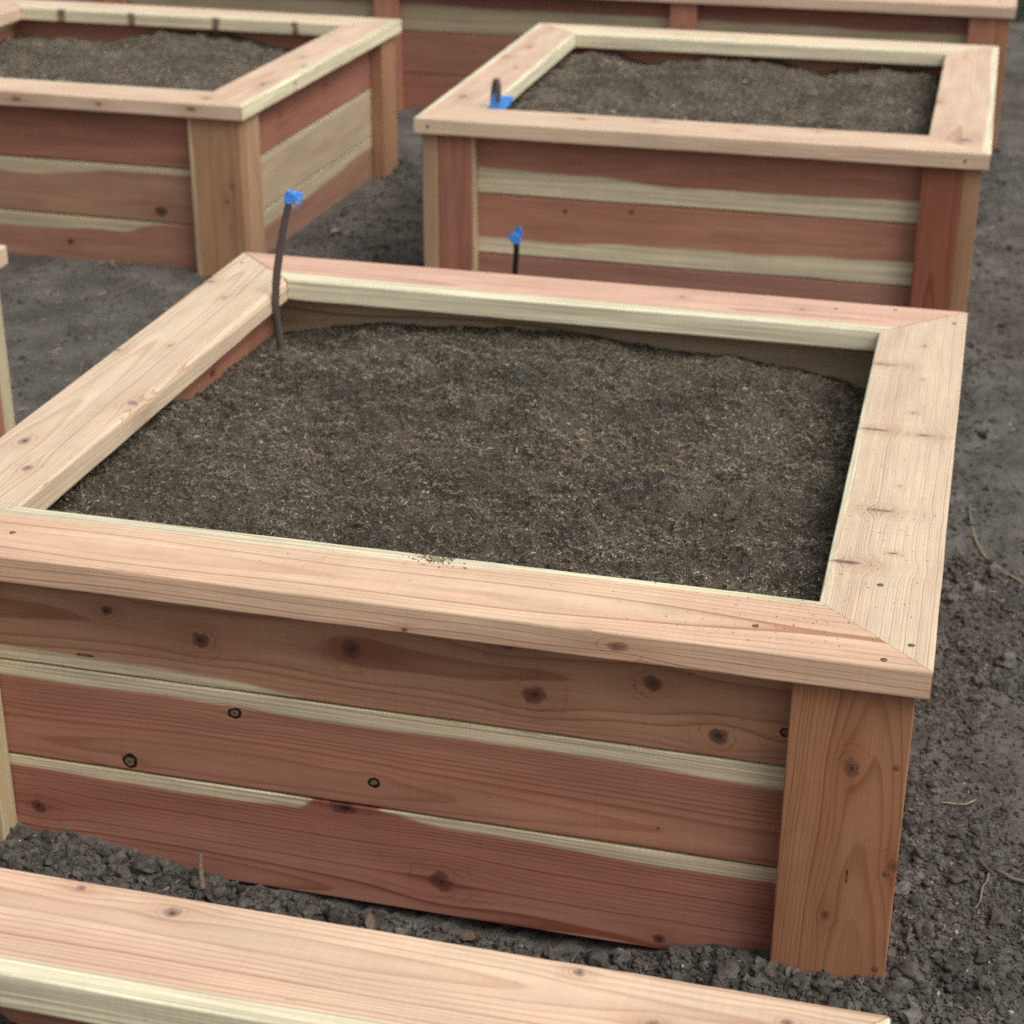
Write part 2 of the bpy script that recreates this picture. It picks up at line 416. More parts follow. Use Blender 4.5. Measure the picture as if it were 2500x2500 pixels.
def planter(label, quad, ztop, mode, mats, n=24, group='square redwood planters', name='raised_planter', postx=None, pw0=.14):
    """quad: FL, FR, BR, BL outer cap corners. mats: function(kind, index) -> material"""
    q = np.array(quad, float)
    L = np.linalg.norm(q[1] - q[0]); W = np.linalg.norm(q[2] - q[1])
    def Mp(x, y, z):
        u, v = x / L, y / W
        p = q[0] * (1 - u) * (1 - v) + q[1] * u * (1 - v) + q[2] * u * v + q[3] * (1 - u) * v
        return (p[0], p[1], ztop + z)
    root = empty(name, (q[:, 0].mean(), q[:, 1].mean(), 0.0))
    tag(root, label, 'planter', group)
    g = .0010
    out = {}
    # mitred cap boards: start/end corner order u0v0,u1v0,u1v1,u0v1 (u from outer to inner, v up)
    def cap(key, a_out, a_in, b_out, b_in, dx, dy, wane=None, dz=0):
        def four(o_, i_):
            return [Mp(*o_, -T + dz), Mp(*i_, -T + dz), Mp(*i_, dz), Mp(*o_, dz)]
        s = [four(a_out, a_in), four(b_out, b_in)]
        out[key] = board('cap_board', mats('cap', key), root, s[0], s[1], n, .0035, wane)
    c = CW
    cap('front', (g, 0), (c + g, c), (L - g, 0), (L - c - g, c), 0, 0)
    cap('right', (L, g), (L - c, c + g), (L, W - g), (L - c, W - c - g), 0, 0, dz=-.0007)
    cap('back', (g, W), (c + g, W - c), (L - g, W), (L - c - g, W - c), 0, 0, dz=.0004)
    cap('left', (0, g), (c, c + g), (0, W - g), (c, W - c - g), 0, 0, wane=mats('wane', 0), dz=-.0004)
    def slab(name_, key, x0, x1, y0, y1, z0, z1, axis, outer, nn):
        """axis: 'x','y','z' = length. outer: unit vector of the good face; width is the remaining axis"""
        def P(x, y, z): return Mp(x, y, z)
        xs = (x0, x1); ys = (y0, y1); zs = (z0, z1)
        def pick(lv, uv, vv):
            d = {}
            rem = [a for a in 'xyz' if a != axis]
            oa = 'x' if outer[0] else ('y' if outer[1] else 'z')
            wa = [a for a in rem if a != oa][0]
            rng = {'x': xs, 'y': ys, 'z': zs}
            d[axis] = rng[axis][lv]; d[wa] = rng[wa][uv]
            pos = outer[0] + outer[1] + outer[2] > 0
            d[oa] = rng[oa][vv if pos else 1 - vv]
            return P(d['x'], d['y'], d['z'])
        S = [pick(0, 0, 0), pick(0, 1, 0), pick(0, 1, 1), pick(0, 0, 1)]
        E_ = [pick(1, 0, 0), pick(1, 1, 0), pick(1, 1, 1), pick(1, 0, 1)]
        out[key] = board(name_, mats(name_, key), root, S, E_, nn, .0022 if name_ == 'corner_post' else .0028)
        return out[key]
    zb = -.50; zt = -T - .0008
    tf = T
    for sx in (0, 1):
        for sy in (0, 1):
            X = (lambda a, b: (a, b)) if sx == 0 else (lambda a, b: (L - b, L - a))
            Y = (lambda a, b: (a, b)) if sy == 0 else (lambda a, b: (W - b, W - a))
            fo = (0, -1, 0) if sy == 0 else (0, 1, 0); so = (-1, 0, 0) if sx == 0 else (1, 0, 0)
            if mode == 'F':
                slab('corner_post', ('pf', sx, sy), *X(O, O + (pw0 if (sx, sy) == (0, 0) else .14)), *Y(O, O + T), zb, zt, 'z', fo, max(6, n // 2))
                slab('corner_post', ('ps', sx, sy), *X(O + .0005, O + T), *Y(O + T + .0006, O + T + .089), zb, zt, 'z', so, max(6, n // 2))
            else:
                slab('corner_post', ('ps', sx, sy), *X(O, O + T), *Y(O, O + .14), zb, zt, 'z', so, max(6, n // 2))
                slab('corner_post', ('pf', sx, sy), *X(O + T + .0006, O + T + .089), *Y(O + .0005, O + T), zb, zt, 'z', fo, max(6, n // 2))
    for px in (postx or []):
        slab('middle_post', ('pm', px, 0), px, px + .09, O + .0005, O + T, zb, zt, 'z', (0, -1, 0), 6)
    a = O + T + .0008
    for k in range(3):
        z1 = -T - .0012 - BH * k; z0 = z1 - BH + .0030 - (.007 if k == 2 else 0)
        e = .0006 * k
        slab('wall_board', ('front', k), a, L - a, a + e, a + T + e, z0, z1, 'x', (0, -1, 0), n)
        slab('wall_board', ('back', k), a, L - a, W - a - T - e, W - a - e, z0, z1, 'x', (0, -1, 0), max(4, n // 2))
        slab('wall_board', ('left', k), a + e, a + T + e, a + T + .003, W - a - T - .003, z0, z1, 'y', (-1, 0, 0), max(4, n // 2))
        slab('wall_board', ('right', k), L - a - T - e, L - a - e, a + T + .003, W - a - T - .003, z0, z1, 'y', (1, 0, 0), max(4, n // 2))
    return root, out

# colour words (albedo)
PINK_A, PINK_B = (.72, .525, .36), (.665, .43, .29)
PEACH_A, PEACH_B = (.70, .53, .375), (.66, .465, .34)
PALE_A, PALE_B = (.70, .565, .40), (.67, .52, .37)
SAP = (.80, .745, .55)
SAPD = (.75, .65, .455)
RED_A, RED_B = (.47, .225, .145), (.41, .18, .12)
BRN_A, BRN_B = (.50, .285, .17), (.44, .225, .14)
DRED_A, DRED_B = (.36, .155, .10), (.30, .125, .085)
POST_A, POST_B = (.42, .205, .105), (.36, .16, .085)
OLIVE = (.40, .33, .20)

X0A = -1.276
def k1(lst, zb):   # (worldx, z, r, kind) -> board coords
    return [(x - X0A, z - zb, r * 1.15, r, kd) for x, z, r, kd in lst]

matA = {
 ('cap', 'front'): wood(PINK_A, PINK_B, SAP, .0046, .055, -.040, .010, .006, hi=[(0, .026), (.3, .022), (.6, .020), (.62, .014), (.72, .017), (1, .016)],
        L=1.327, line=.8, kc=(.33, .18, .12), dirt=.12,
        knots=[(.971, .019, .016, .0085, 'e'), (.713, .006, .005, .004, 'e')]),
 ('cap', 'right'): wood(PALE_A, PALE_B, SAP, .0036, -.16, -.03, .010, .002, line=.65, kc=(.42, .25, .21), dirt=.05, hi=.004, L=1.28,
        knots=[(.981, .122, .0045, .026, 'n'), (.701, .118, .0055, .030, 'n'), (.696, .044, .0042, .018, 'n'), (.418, .088, .0055, .019, 'n'),
               (.253, .118, .006, .026, 'n'), (.781, .064, .003, .006, 'n'), (1.084, .063, .0022, .004, 'n'), (.927, .058, .0022, .004, 'n'),
               (.292, .063, .0028, .006, 'n'), (.505, .068, .002, .003, 'n')]),
 ('cap', 'left'): wood(PALE_A, PALE_B, SAP, .0040, .045, -.04, .011, .012, line=.65, kc=(.42, .30, .26), dirt=.06, hi=-.02, L=1.28,
        knots=[(.518, .128, .013, .011, 'n'), (1.096, .012, .008, .010, 'n'), (.725, .006, .007, .008, 'n'), (.344, .041, .015, .010, 'n'),
               (.257, .090, .013, .009, 'n'), (1.018, .069, .007, .006, 'n'), (.767, .078, .005, .004, 'n')]),
 ('cap', 'back'): wood((.70, .47, .35), (.64, .39, .29), SAP, .0035, .09, -.02, .006, .002, hi=[(0, .05), (.15, .032), (1, .026)], L=1.327, line=.5, dirt=.05,
        knots=[(.84, .05, .006, .006, 'n'), (1.05, .06, .005, .006, 'n')], kc=(.4, .25, .19)),
 ('front', 0): wood(BRN_A, BRN_B, SAPD, .0044, .075, -.09, .012, .004, lo=[(0, .024), (.10, .020), (.33, .013), (.40, .002), (.46, -.02), (1, -.02)], L=1.22, line=.7,
        kc=(.19, .085, .06), dirt=.05,
        knots=k1([(-1.033, -.092, .008, 'n'), (-.907, -.118, .0125, 'n'), (-.703, -.101, .015, 'n'), (-.469, -.133, .0155, 'n'), (-.324, -.094, .013, 'n'),
                  (-.242, -.155, .013, 'n'), (-.163, -.138, .006, 'b'), (-.506, -.058, .016, 'n')], -.1846) + [(.205, .022, .013, .002, 'b')]),
 ('front', 1): wood(RED_A, RED_B, SAPD, .0034, .03, -.05, .010, .003, hi=[(0, .015), (.2, .018), (.45, .020), (.7, .018), (1, .022)], L=1.22, line=.8, dirt=.06,
        knots=k1([(-.866, -.219, .0085, 'b'), (-1.021, -.318, .011, 'b'), (-.679, -.294, .0078, 'b'), (-1.215, -.267, .007, 'b'), (-.31, -.30, .003, 'n')], -.3316)),
 ('front', 2): wood((.44, .205, .145), (.38, .155, .11), SAPD, .0046, .012, -.03, .009, .010,
        hi=[(0, .014), (.2, .018), (.34, .021), (.40, .017), (.44, -.015), (.475, -.015), (.50, .005), (.55, .014), (.8, .021), (1, .024)], L=1.22, W=.1524, line=.9, dirt=.08,
        knots=k1([(-1.165, -.413, .012, 'n'), (-.592, -.433, .0165, 'n'), (-.302, -.468, .009, 'n')], -.4856) + [(.555, .146, .022, .010, 'n')],
        kc=(.17, .06, .045)),
 ('pf', 1, 0): wood(POST_A, POST_B, SAPD, .0040, .100, -.044, .018, .012, line=.72, W=.14, L=.46, dirt=.05, kc=(.25, .11, .06),
        knots=[(.352, .077, .014, .011, 'n'), (.140, .062, .009, .007, 'n'), (.224, .137, .012, .010, 'n'), (.200, .083, .011, .0014, 'b')]),
}
OLV = wood((.46, .35, .23), (.38, .28, .185), (.48, .40, .27), .0050, .09, -.05, .016, .006, line=1.0, dirt=.2)
PSIDE = wood((.60, .50, .30), (.55, .44, .27), SAPD, .004, .02, -.05, .008, .003, line=.5)
REDW = wood(RED_A, RED_B, SAPD, .0036, .05, -.05, .012, .004, line=.5, hi=[(0, .02), (.5, .03), (1, .02)], L=1.2, dirt=.08,
            knots=[(.25, .05, .010, .009, 'n'), (.8, .09, .012, .01, 'n')])
REDP = wood(RED_A, RED_B, SAPD, .0036, .05, -.05, .012, .004, line=.5, dirt=.08)
BRNP = wood(POST_A, POST_B, SAPD, .0038, .05, -.05, .012, .006, line=.5, dirt=.05)
TANP = wood((.40, .225, .125), (.35, .185, .105), SAPD, .0038, .07, -.05, .010, .005, line=.45, dirt=.05)
LIGHTP = wood((.47, .31, .19), (.42, .26, .16), SAPD, .0038, .2, -.05, .006, .005, line=.4, dirt=.05)
CAPP = wood(PEACH_A, PEACH_B, SAP, .0036, .05, -.04, .012, .006, line=.45, kc=(.4, .26, .2), knots=[(.3, .05, .009, .007, 'n'), (.62, .09, .008, .006, 'n'), (.95, .04, .010, .007, 'n')])

def mats_A(kind, key):
    if kind == 'wane':
        return (2, lambda s: .001 + .0085 * max(0, min(1, (float(vnoise(np.array([s * 5.3 + 2.]), np.array([1.5]))[0]) - .35) * 3)) * (1 if s > .08 else s / .08))
    if kind == 'cap': return matA[('cap', key)]
    if key in matA: return matA[key]
    if kind == 'wall_board':
        if key[0] == 'back': return OLV
        return REDW
    if key == ('pf', 0, 0): return PSIDE
    return BRNP

A_quad = [(-1.3285, .001), (0, 0), (.0005, 1.2777), (-1.3275, 1.2835)]
pA, bA = planter('large square planter in the middle, with the knotty striped front and a tall leaning hose', A_quad, H, 'F', mats_A, 60, pw0=.117)
for x, y in ((-.205, .057), (-.055, .014), (-1.157, .065)): screw(bA['front'], (x, y, H), (0, 0, 1))
for x, y in ((-.072, .201), (-.027, .057), (-.020, 1.212)): screw(bA['right'], (x, y, H - .0007), (0, 0, 1))
for x, y in ((-.22, 1.235), (-.12, 1.255)): screw(bA['back'], (x, y, H + .0004), (0, 0, 1), .0035)
screw(bA['left'], (-1.305, 1.22, H - .0004), (0, 0, 1), .0035)
for x, z in ((-.029, -.140), (-.028, -.288), (-.028, -.429)): screw(bA[('pf', 1, 0)], (x, O + .0003, H + z), (0, -1, 0), .0045)

# planter in the foreground, of which the photo shows the far rail
matE = {
 'back': wood((.72, .54, .38), (.67, .45, .32), SAP, .0034, .045, -.030, .012, .006, hi=.020, L=1.33, line=.7, kc=(.40, .26, .21), dirt=.05,
        knots=[(.600, .012, .007, .006, 'n'), (.695, .025, .009, .008, 'n'), (1.065, .012, .006, .006, 'n'), (1.245, .032, .007, .006, 'n'), (1.138, .062, .008, .007, 'n')]),
 'right': wood(PALE_A, PALE_B, SAP, .0036, .2, -.03, .010, .002, line=.5, lo=.012),
}
EIN = wood((.42, .20, .135), (.36, .16, .11), SAPD, .0036, .05, -.05, .012, .004, line=.5)
def mats_E(kind, key):
    if kind == 'wane': return None
    if kind == 'cap': return matE.get(key, CAPP)
    if kind == 'wall_board' and key[0] == 'back': return EIN
    return REDW if kind == 'wall_board' else BRNP
pE, bE = planter('planter at the bottom edge, only its pale pink rail with cream edge showing',
                 [(-1.336, -1.877), (-.008, -1.877), (-.008, -.5915), (-1.336, -.587)], H, 'F', mats_E, 50)
for x in (-.10, -.03):
    pass

# back right planter
matC = {
 ('cap', 'front'): wood((.70, .54, .385), (.66, .47, .335), SAP, .0034, .25, -.05, .008, .002, line=.3, L=1.31, dirt=.10, kc=(.3, .22, .18),
        knots=[(.55, .11, .012, .007, 'n'), (.75, .07, .009, .004, 'n'), (.93, .11, .010, .005, 'n'), (.38, .09, .018, .007, 'n')]),
 ('cap', 'right'): wood(PEACH_A, PEACH_B, SAP, .0036, .07, -.03, .012, .006, lo=.015, line=.4, kc=(.42, .28, .26), L=1.26,
        knots=[(.12, .06, .02, .022, 'n'), (.5, .135, .014, .010, 'n')]),
 ('cap', 'back'): wood((.76, .64, .45), (.74, .57, .41), (.80, .73, .53), .0036, .05, -.03, .012, .003, line=.3, hi=.05, L=1.31,
        knots=[(.42, .06, .006, .005, 'n'), (.6, .10, .006, .005, 'n')]),
 ('cap', 'left'): wood(PEACH_A, PEACH_B, SAP, .0036, .06, -.03, .012, .006, lo=.014, hi=.006, line=.4, L=1.26, kc=(.42, .28, .24),
        knots=[(.25, .05, .02, .012, 'n'), (.62, .09, .012, .007, 'n'), (.9, .06, .016, .010, 'n'), (.75, .03, .012, .01, 'n')]),
 ('front', 0): wood(RED_A, RED_B, SAPD, .004, .09, -.05, .010, .003, lo=[(0, .062), (.3, .058), (.45, .046), (1, .052)], L=1.2, line=.35),
 ('front', 1): wood((.48, .24, .15), RED_B, SAPD, .004, .09, -.05, .010, .003, lo=[(0, .036), (.25, .038), (.4, .046), (.6, .048), (1, .056)], L=1.2, line=.35,
        knots=[(.30, .115, .006, .005, 'b'), (.46, .125, .006, .005, 'b')]),
 ('front', 2): wood((.38, .195, .145), (.34, .165, .12), SAPD, .004, .09, -.05, .010, .003, L=1.2, line=.4),
 ('pf', 0, 0): wood(DRED_A, DRED_B, (.52, .38, .25), .004, .04, -.04, .014, .012, W=.089, hi=.006, L=.46, line=.5),
 ('pf', 1, 0): wood((.29, .10, .055), (.24, .08, .045), SAPD, .0045, .04, -.035, .012, .012, W=.089, L=.46, line=.6),
}
def mats_C(kind, key):
    if kind == 'wane': return None
    if kind == 'cap': return matC[('cap', key)]
    if key in matC: return matC[key]
    if key == ('ps', 0, 0): return LIGHTP
    if key == ('ps', 1, 0): return TANP
    if kind == 'wall_board' and key[0] == 'back': return REDP
    return REDW if kind == 'wall_board' else BRNP
C_quad = [(-1.297, 2.276), (.018, 2.276), (.017, 3.537), (-1.297, 3.536)]
CZ = H + .035
pC, bC = planter('square planter at upper right, with three red boards striped cream on its front',
                 C_quad, CZ, 'S', mats_C, 24)
screw(bC['front'], (-1.262, 2.2755, CZ - .019), (0, -1, 0), .0035)
screw(bC['front'], (-.035, 2.2755, CZ - .019), (0, -1, 0), .0035)

# back left planter
matB = {
 ('cap', 'front'): wood(PEACH_A, PEACH_B, SAP, .0036, .05, -.03, .012, .006, line=.45, hi=.012, L=1.34, kc=(.35, .2, .14),
        knots=[(.72, .018, .020, .008, 'e'), (1.20, .022, .018, .008, 'e'), (1.22, .06, .016, .012, 'n'), (.95, .02, .012, .006, 'e')]),
 ('cap', 'right'): wood(PEACH_A, PEACH_B, (.80, .74, .52), .0036, .08, -.03, .012, .006, lo=[(0, .016), (.3, .012), (.4, .030), (.6, .018), (1, .02)], line=.45, L=1.26,
        kc=(.42, .3, .24), knots=[(.26, .05, .02, .010, 'n'), (.5, .03, .014, .010, 'n'), (.62, .08, .014, .009, 'n'), (.36, .022, .014, .007, 'e')]),
 ('cap', 'back'): wood(PEACH_A, (.70, .56, .41), (.78, .70, .5), .0036, .05, -.03, .012, .006, hi=.05, line=.35, L=1.34, kc=(.36, .21, .16),
        knots=[(.28, .140, .018, .012, 'n'), (.52, .140, .015, .010, 'n'), (.80, .141, .016, .011, 'n'), (1.06, .140, .014, .009, 'n')]),
 ('cap', 'left'): CAPP,
 ('front', 0): wood((.43, .195, .125), (.37, .16, .105), SAPD, .004, .05, -.05, .010, .003, L=1.2, line=.4),
 ('front', 1): wood((.42, .245, .155), (.36, .195, .125), (.60, .50, .33), .004, .02, -.05, .014, .008, hi=[(0, .03), (.35, .024), (.55, .034), (.75, .012), (1, .010)], L=1.2, line=.4,
        knots=[(1.02, .03, .022, .017, 'n')], kc=(.10, .05, .04)),
 ('front', 2): wood((.40, .205, .135), (.35, .17, .11), (.60, .50, .33), .004, .05, -.05, .010, .003, hi=[(0, .03), (.5, .026), (.75, .016), (.85, -.01), (1, -.02)], L=1.2, line=.4,
        knots=[(.42, .05, .010, .012, 'n'), (.75, .08, .010, .008, 'n')], kc=(.08, .03, .03)),
 ('right', 0): wood((.42, .19, .13), (.36, .155, .11), SAPD, .004, .05, -.05, .010, .003, line=.35, L=1.1, knots=[(.28, .08, .006, .012, 'n'), (.62, .09, .005, .012, 'n')]),
 ('right', 1): wood((.52, .42, .29), (.47, .36, .25), (.58, .50, .36), .004, .3, -.05, .010, .003, hi=.01, line=.4, L=1.1),
 ('right', 2): wood((.36, .205, .135), (.31, .17, .115), (.56, .48, .34), .004, .05, -.05, .010, .003, hi=[(0, .03), (.5, .028), (1, .02)], lo=.02, line=.4, L=1.1),
 ('pf', 1, 0): wood((.42, .24, .13), (.37, .20, .11), (.55, .44, .28), .005, .085, -.04, .012, .010, lo=.009, line=.35, L=.46,
        knots=[(.25, .095, .008, .006, 'n'), (.29, .11, .006, .005, 'n'), (.18, .10, .005, .004, 'n')], kc=(.2, .1, .06)),
}
def mats_B(kind, key):
    if kind == 'wane': return None
    if kind == 'cap': return matB[('cap', key)]
    if key in matB: return matB[key]
    if key == ('ps', 1, 0): return LIGHTP
    if kind == 'wall_board' and key[0] == 'back': return REDP
    if key in (('ps', 1, 1), ('pf', 1, 1)): return TANP
    return REDW if kind == 'wall_board' else TANP
B_quad = [(-3.125, 2.437), (-1.786, 2.423), (-1.760, 3.668), (-3.115, 3.685)]
pB, bB = planter('square planter at upper left, seen from its corner, one pale board between two red ones',
                 B_quad, H, 'F', mats_B, 24)

# planter cut off at the left edge
LP = wood((.60, .52, .34), (.55, .47, .30), (.6, .52, .34), .004, .2, -.05, .006, .003, line=.3)
def mats_F(kind, key):
    if kind == 'wane': return None
    if kind == 'cap': return CAPP
    if kind == 'corner_post' and key[1:] == (1, 1): return LP if key[0] == 'pf' else REDP
    return REDW if kind == 'wall_board' else TANP
pF, bF = planter('planter at the left edge, only a cap corner and pale post edge in view',
                 [(-3.11, -.08), (-1.782, -.08), (-1.776, 1.208), (-3.105, 1.208)], H, 'F', mats_F, 16)

# long planter across the back
matD = {
 ('front', 0): wood((.31, .145, .10), (.27, .12, .085), (.56, .47, .32), .004, .08, -.05, .008, .003, lo=[(0, .09), (.3, .088), (.6, .085), (1, .075)], L=3.2, line=.35),
 ('front', 1): wood((.37, .18, .12), (.32, .15, .10), SAPD, .004, .08, -.05, .010, .003, L=3.2, line=.35),
 ('front', 2): wood((.39, .17, .115), (.33, .14, .10), SAPD, .004, .08, -.05, .010, .003, L=3.2, line=.35),
}
def mats_D(kind, key):
    if kind == 'wane': return None
    if kind == 'cap': return CAPP
    if key in matD: return matD[key]
    if kind == 'middle_post' or key in (('pf', 1, 0), ('pf', 0, 0)): return REDP
    if key == ('ps', 1, 0): return BRNP
    return REDW if kind == 'wall_board' else BRNP
DZ = H + .004
DQ = [(-3.17, 4.385), (.063, 4.385), (.063, 5.64), (-3.17, 5.64)]
pD, bD = planter('long dark red planter running across the top of the photo behind the others', DQ, DZ, 'S', mats_D, 24,
                 group=None, postx=[3.17 - 1.054, 3.17 - 2.092])

# ------------------------------------------------------------------ soil inside the planters
SOILM = soil_mat('planting_mix', (.030, .027, .021), (.085, .075, .060), (.135, .115, .092))
FIBM = bits_mat('bark_fibre', [(0, (.035, .030, .025)), (.18, (.09, .08, .066)), (.36, (.15, .142, .119)), (.52, (.21, .168, .138)),
                               (.70, (.30, .275, .225)), (.92, (.43, .39, .32)), (1, (.72, .66, .55))])

SOILM2 = soil_mat('planting_mix_pale', (.050, .044, .036), (.125, .109, .088), (.19, .165, .135))  # paler version of the mix and its fibres, for the two upper planters
FIBM2 = bits_mat('bark_fibre_pale', [(0, (.06, .05, .04)), (.3, (.14, .12, .095)), (.55, (.22, .185, .15)), (.8, (.32, .28, .22)), (1, (.7, .62, .5))])
def fibres(n, xs, ys, hf, lmin, lmax, wid, rg, lift=.0015):
    x = rg.uniform(xs[0], xs[1], n); y = rg.uniform(ys[0], ys[1], n)
    ang = rg.uniform(0, 2 * np.pi, n); L = lmin + (lmax - lmin) * rg.random(n) ** 2.2; L[:n // 900] *= 2.2
    tilt = rg.normal(0, .38, n); curve = rg.normal(0, 1.1, n)
    w = wid * (.5 + rg.random(n)); off = rg.random(n) * lift * 1.6
    pts = []
    for k in (-1, 0, 1):
        a = ang + curve * k * .5
        px = x + np.cos(a) * L * .5 * k; py = y + np.sin(a) * L * .5 * k
        pz = np.sin(tilt) * L * .5 * k + (abs(k) - .5) * np.abs(curve) * L * -.10
        pts.append((px, py, pz))
    h0 = hf(x, y)
    vs = np.zeros((n, 6, 3), dtype=np.float32)
    roll = rg.normal(0, .9, n)
    for i, (px, py, pz) in enumerate(pts):
        a = ang + curve * (i - 1) * .5
        nx = -np.sin(a) * np.cos(roll) * w * .5; ny = np.cos(a) * np.cos(roll) * w * .5; nz = np.sin(roll) * w * .5
        zz = h0 + off + pz
        vs[:, i * 2] = np.stack([px - nx, py - ny, zz - nz], -1)
        vs[:, i * 2 + 1] = np.stack([px + nx, py + ny, zz + nz], -1)
    b = np.arange(n)[:, None] * 6
    q = np.concatenate([b + np.array([0, 1, 3, 2]), b + np.array([2, 3, 5, 4])])
    # a sprinkling of longer, paler curls
    r = np.clip(rg.beta(1.6, 2.4, n) , 0, 1)
    br = rg.random(n) < .006; r[br] = 1.0
    return vs.reshape(-1, 3), q, np.repeat(r, 6)

def soil_object(label, xs, ys, hf, res, nf, lmin, lmax, wid, seed, fx=None, fy=None, mats=None):
    nx = int((xs[1] - xs[0]) / res); ny = int((ys[1] - ys[0]) / res)
    gx, gy = np.meshgrid(np.linspace(*xs, nx + 1), np.linspace(*ys, ny + 1), indexing='ij')
    gz = hf(gx, gy)
    V1 = np.stack([gx, gy, gz], -1).reshape(-1, 3)
    idx = np.arange(V1.shape[0]).reshape(nx + 1, ny + 1)
    Q1 = np.stack([idx[:-1, :-1], idx[1:, :-1], idx[1:, 1:], idx[:-1, 1:]], -1).reshape(-1, 4)
    rg = np.random.default_rng(seed)
    V2, Q2, R2 = fibres(nf, fx or (xs[0] + .004, xs[1] - .004), fy or (ys[0] + .004, ys[1] - .004), hf, lmin, lmax, wid, rg)
    V = np.concatenate([V1, V2]); Q = np.concatenate([Q1, Q2 + len(V1)])
    R = np.concatenate([np.zeros(len(V1)), R2])
    mi = np.concatenate([np.zeros(len(Q1)), np.ones(len(Q2))])
    o = npmesh('soil', V, [Q], mats or [SOILM, FIBM], None, {'rnd': R}, mi, True, origin=((xs[0] + xs[1]) / 2, (ys[0] + ys[1]) / 2, 0))
    tag(o, label, 'soil', kind='stuff')
    return o

def rough(x, y, s, amp=1.0):
    # crumbly lumps and pits
    a = fbm(x, y, 8, 3, s) * .046
    l1 = fbm(x, y, 24, 4, s + 9, .62) * 2.0
    l2 = np.abs(fbm(x, y, 70, 2, s + 19)) * -.016
    return (a + l1 * .020 + l2 + fbm(x, y, 300, 2, s + 29) * .005) * amp

def interp(v, xs, ys):
    v = np.asarray(v); r = np.interp(v, xs, ys)
    return r
def hA(x, y):
    back = interp(x, [-1.24, -1.19, -1.12, -1.047, -.887, -.75, -.558, -.324, -.232, -.162, -.09], [-.135, -.128, -.095, -.074, -.078, -.070, -.082, -.099, -.113, -.138, -.155])
    left = interp(y, [.08, .355, .5, .69, .74, .80, .976, 1.10, 1.2], [-.10, -.098, -.10, -.088, -.092, -.128, -.120, -.134, -.13])
    right = interp(y, [.08, .4, .8, 1.0, 1.2], [-.085, -.075, -.075, -.10, -.15])
    front = interp(x, [-1.24, -.8, -.3, -.09], [-.085, -.055, -.050, -.070])
    u = (x + 1.24) / 1.15; v = (y - .09) / 1.10
    u = np.clip(u, 0, 1); v = np.clip(v, 0, 1)
    wl = (1 - u) ** 3; wr = u ** 4; wb = v ** 3; wf = (1 - v) ** 3
    wm = .55
    mid = -.045 + .028 * np.sin(x * 5.1 + y * 3.7 + .6) * .5 + fbm(x, y, 3.2, 3, 5) * .085
    # a dip behind the left crest and a shallow ridge running across
    mid = mid + .030 * np.exp(-(((x + .62) / .30) ** 2 + ((y - .45) / .22) ** 2)) - .045 * np.exp(-(((x + .98) / .16) ** 2 + ((y - .98) / .10) ** 2)) + .022 * np.exp(-(((y - .80 - .25 * (x + .6)) / .07) ** 2)) - .028 * np.exp(-(((y - .92 - .25 * (x + .6)) / .05) ** 2))
    t = wl + wr + wb + wf + wm
    base = (left * wl + right * wr + back * wb + front * wf + mid * wm) / t
    edge = np.clip(np.minimum.reduce([x + 1.245, -.085 - x, 1.195 - y, y - .08]) / .07, .35, 1)
    return H + base + rough(x, y, 1) * edge
sA = soil_object('dark fibrous planting soil heaped inside the large middle planter', (-1.250, -.080), (.080, 1.199), hA, .003, 300000, .002, .0085, .00085, 3)
a_ = O + 2 * T - .004
def hC(x, y):
    base = interp(x, [-1.21, -1.12, -1.04, -.95, -.82, -.6, -.44, -.30, -.16, -.06], [-.080, -.055, -.056, -.082, -.065, -.058, -.078, -.062, -.055, -.085])
    fr = -.065
    v = np.clip((y - 2.35) / 1.1, 0, 1)
    return CZ + fr * (1 - v ** 2) + base * v ** 2 + fbm(x, y, 4, 2, 8) * .035 + rough(x, y, 40) * .7
sC = soil_object('lighter brown crumbly soil inside the upper right planter', (-1.215, -.062), (2.36, 3.455), hC, .008, 60000, .004, .011, .0014, 5, mats=[SOILM2, FIBM2])
def hB(x, y):
    v = np.clip((y - 2.5) / 1.1, 0, 1)
    mound = -.03 * v ** 2 + .030 * np.exp(-(((x + 2.45) / .30) ** 2)) * v - .014 * np.exp(-(((x + 2.65) / .1) ** 2)) * v
    return H - .07 + mound + fbm(x, y, 4, 2, 18) * .045 + rough(x, y, 60) * .6
sB = soil_object('brown soil heaped unevenly inside the upper left planter', (-3.04, -1.86), (2.52, 3.59), hB, .008, 60000, .004, .011, .0014, 6, mats=[SOILM2, FIBM2])
def hE(x, y):
    return H - .085 - .06 * np.clip((x + .80) / .35, 0, 1) + rough(x, y, 80)
sE = soil_object('dark soil inside the foreground planter, glimpsed at the bottom left corner', (-1.25, -.09), (-1.79, -.669), hE, .006, 14000, .003, .009, .0009, 7,
                 fx=(-1.1, -.35), fy=(-1.1, -.675))
def hF(x, y): return H - .08 + rough(x, y, 90)
sF = soil_object('soil inside the planter at the left edge', (-3.03, -1.86), (.0, 1.13), hF, .02, 2000, .005, .012, .0016, 8)
def hD(x, y): return DZ - .08 + rough(x, y, 95)
sD = soil_object('soil inside the long planter at the back', (-3.09, -.02), (4.465, 5.56), hD, .025, 3000, .005, .012, .0016, 9)

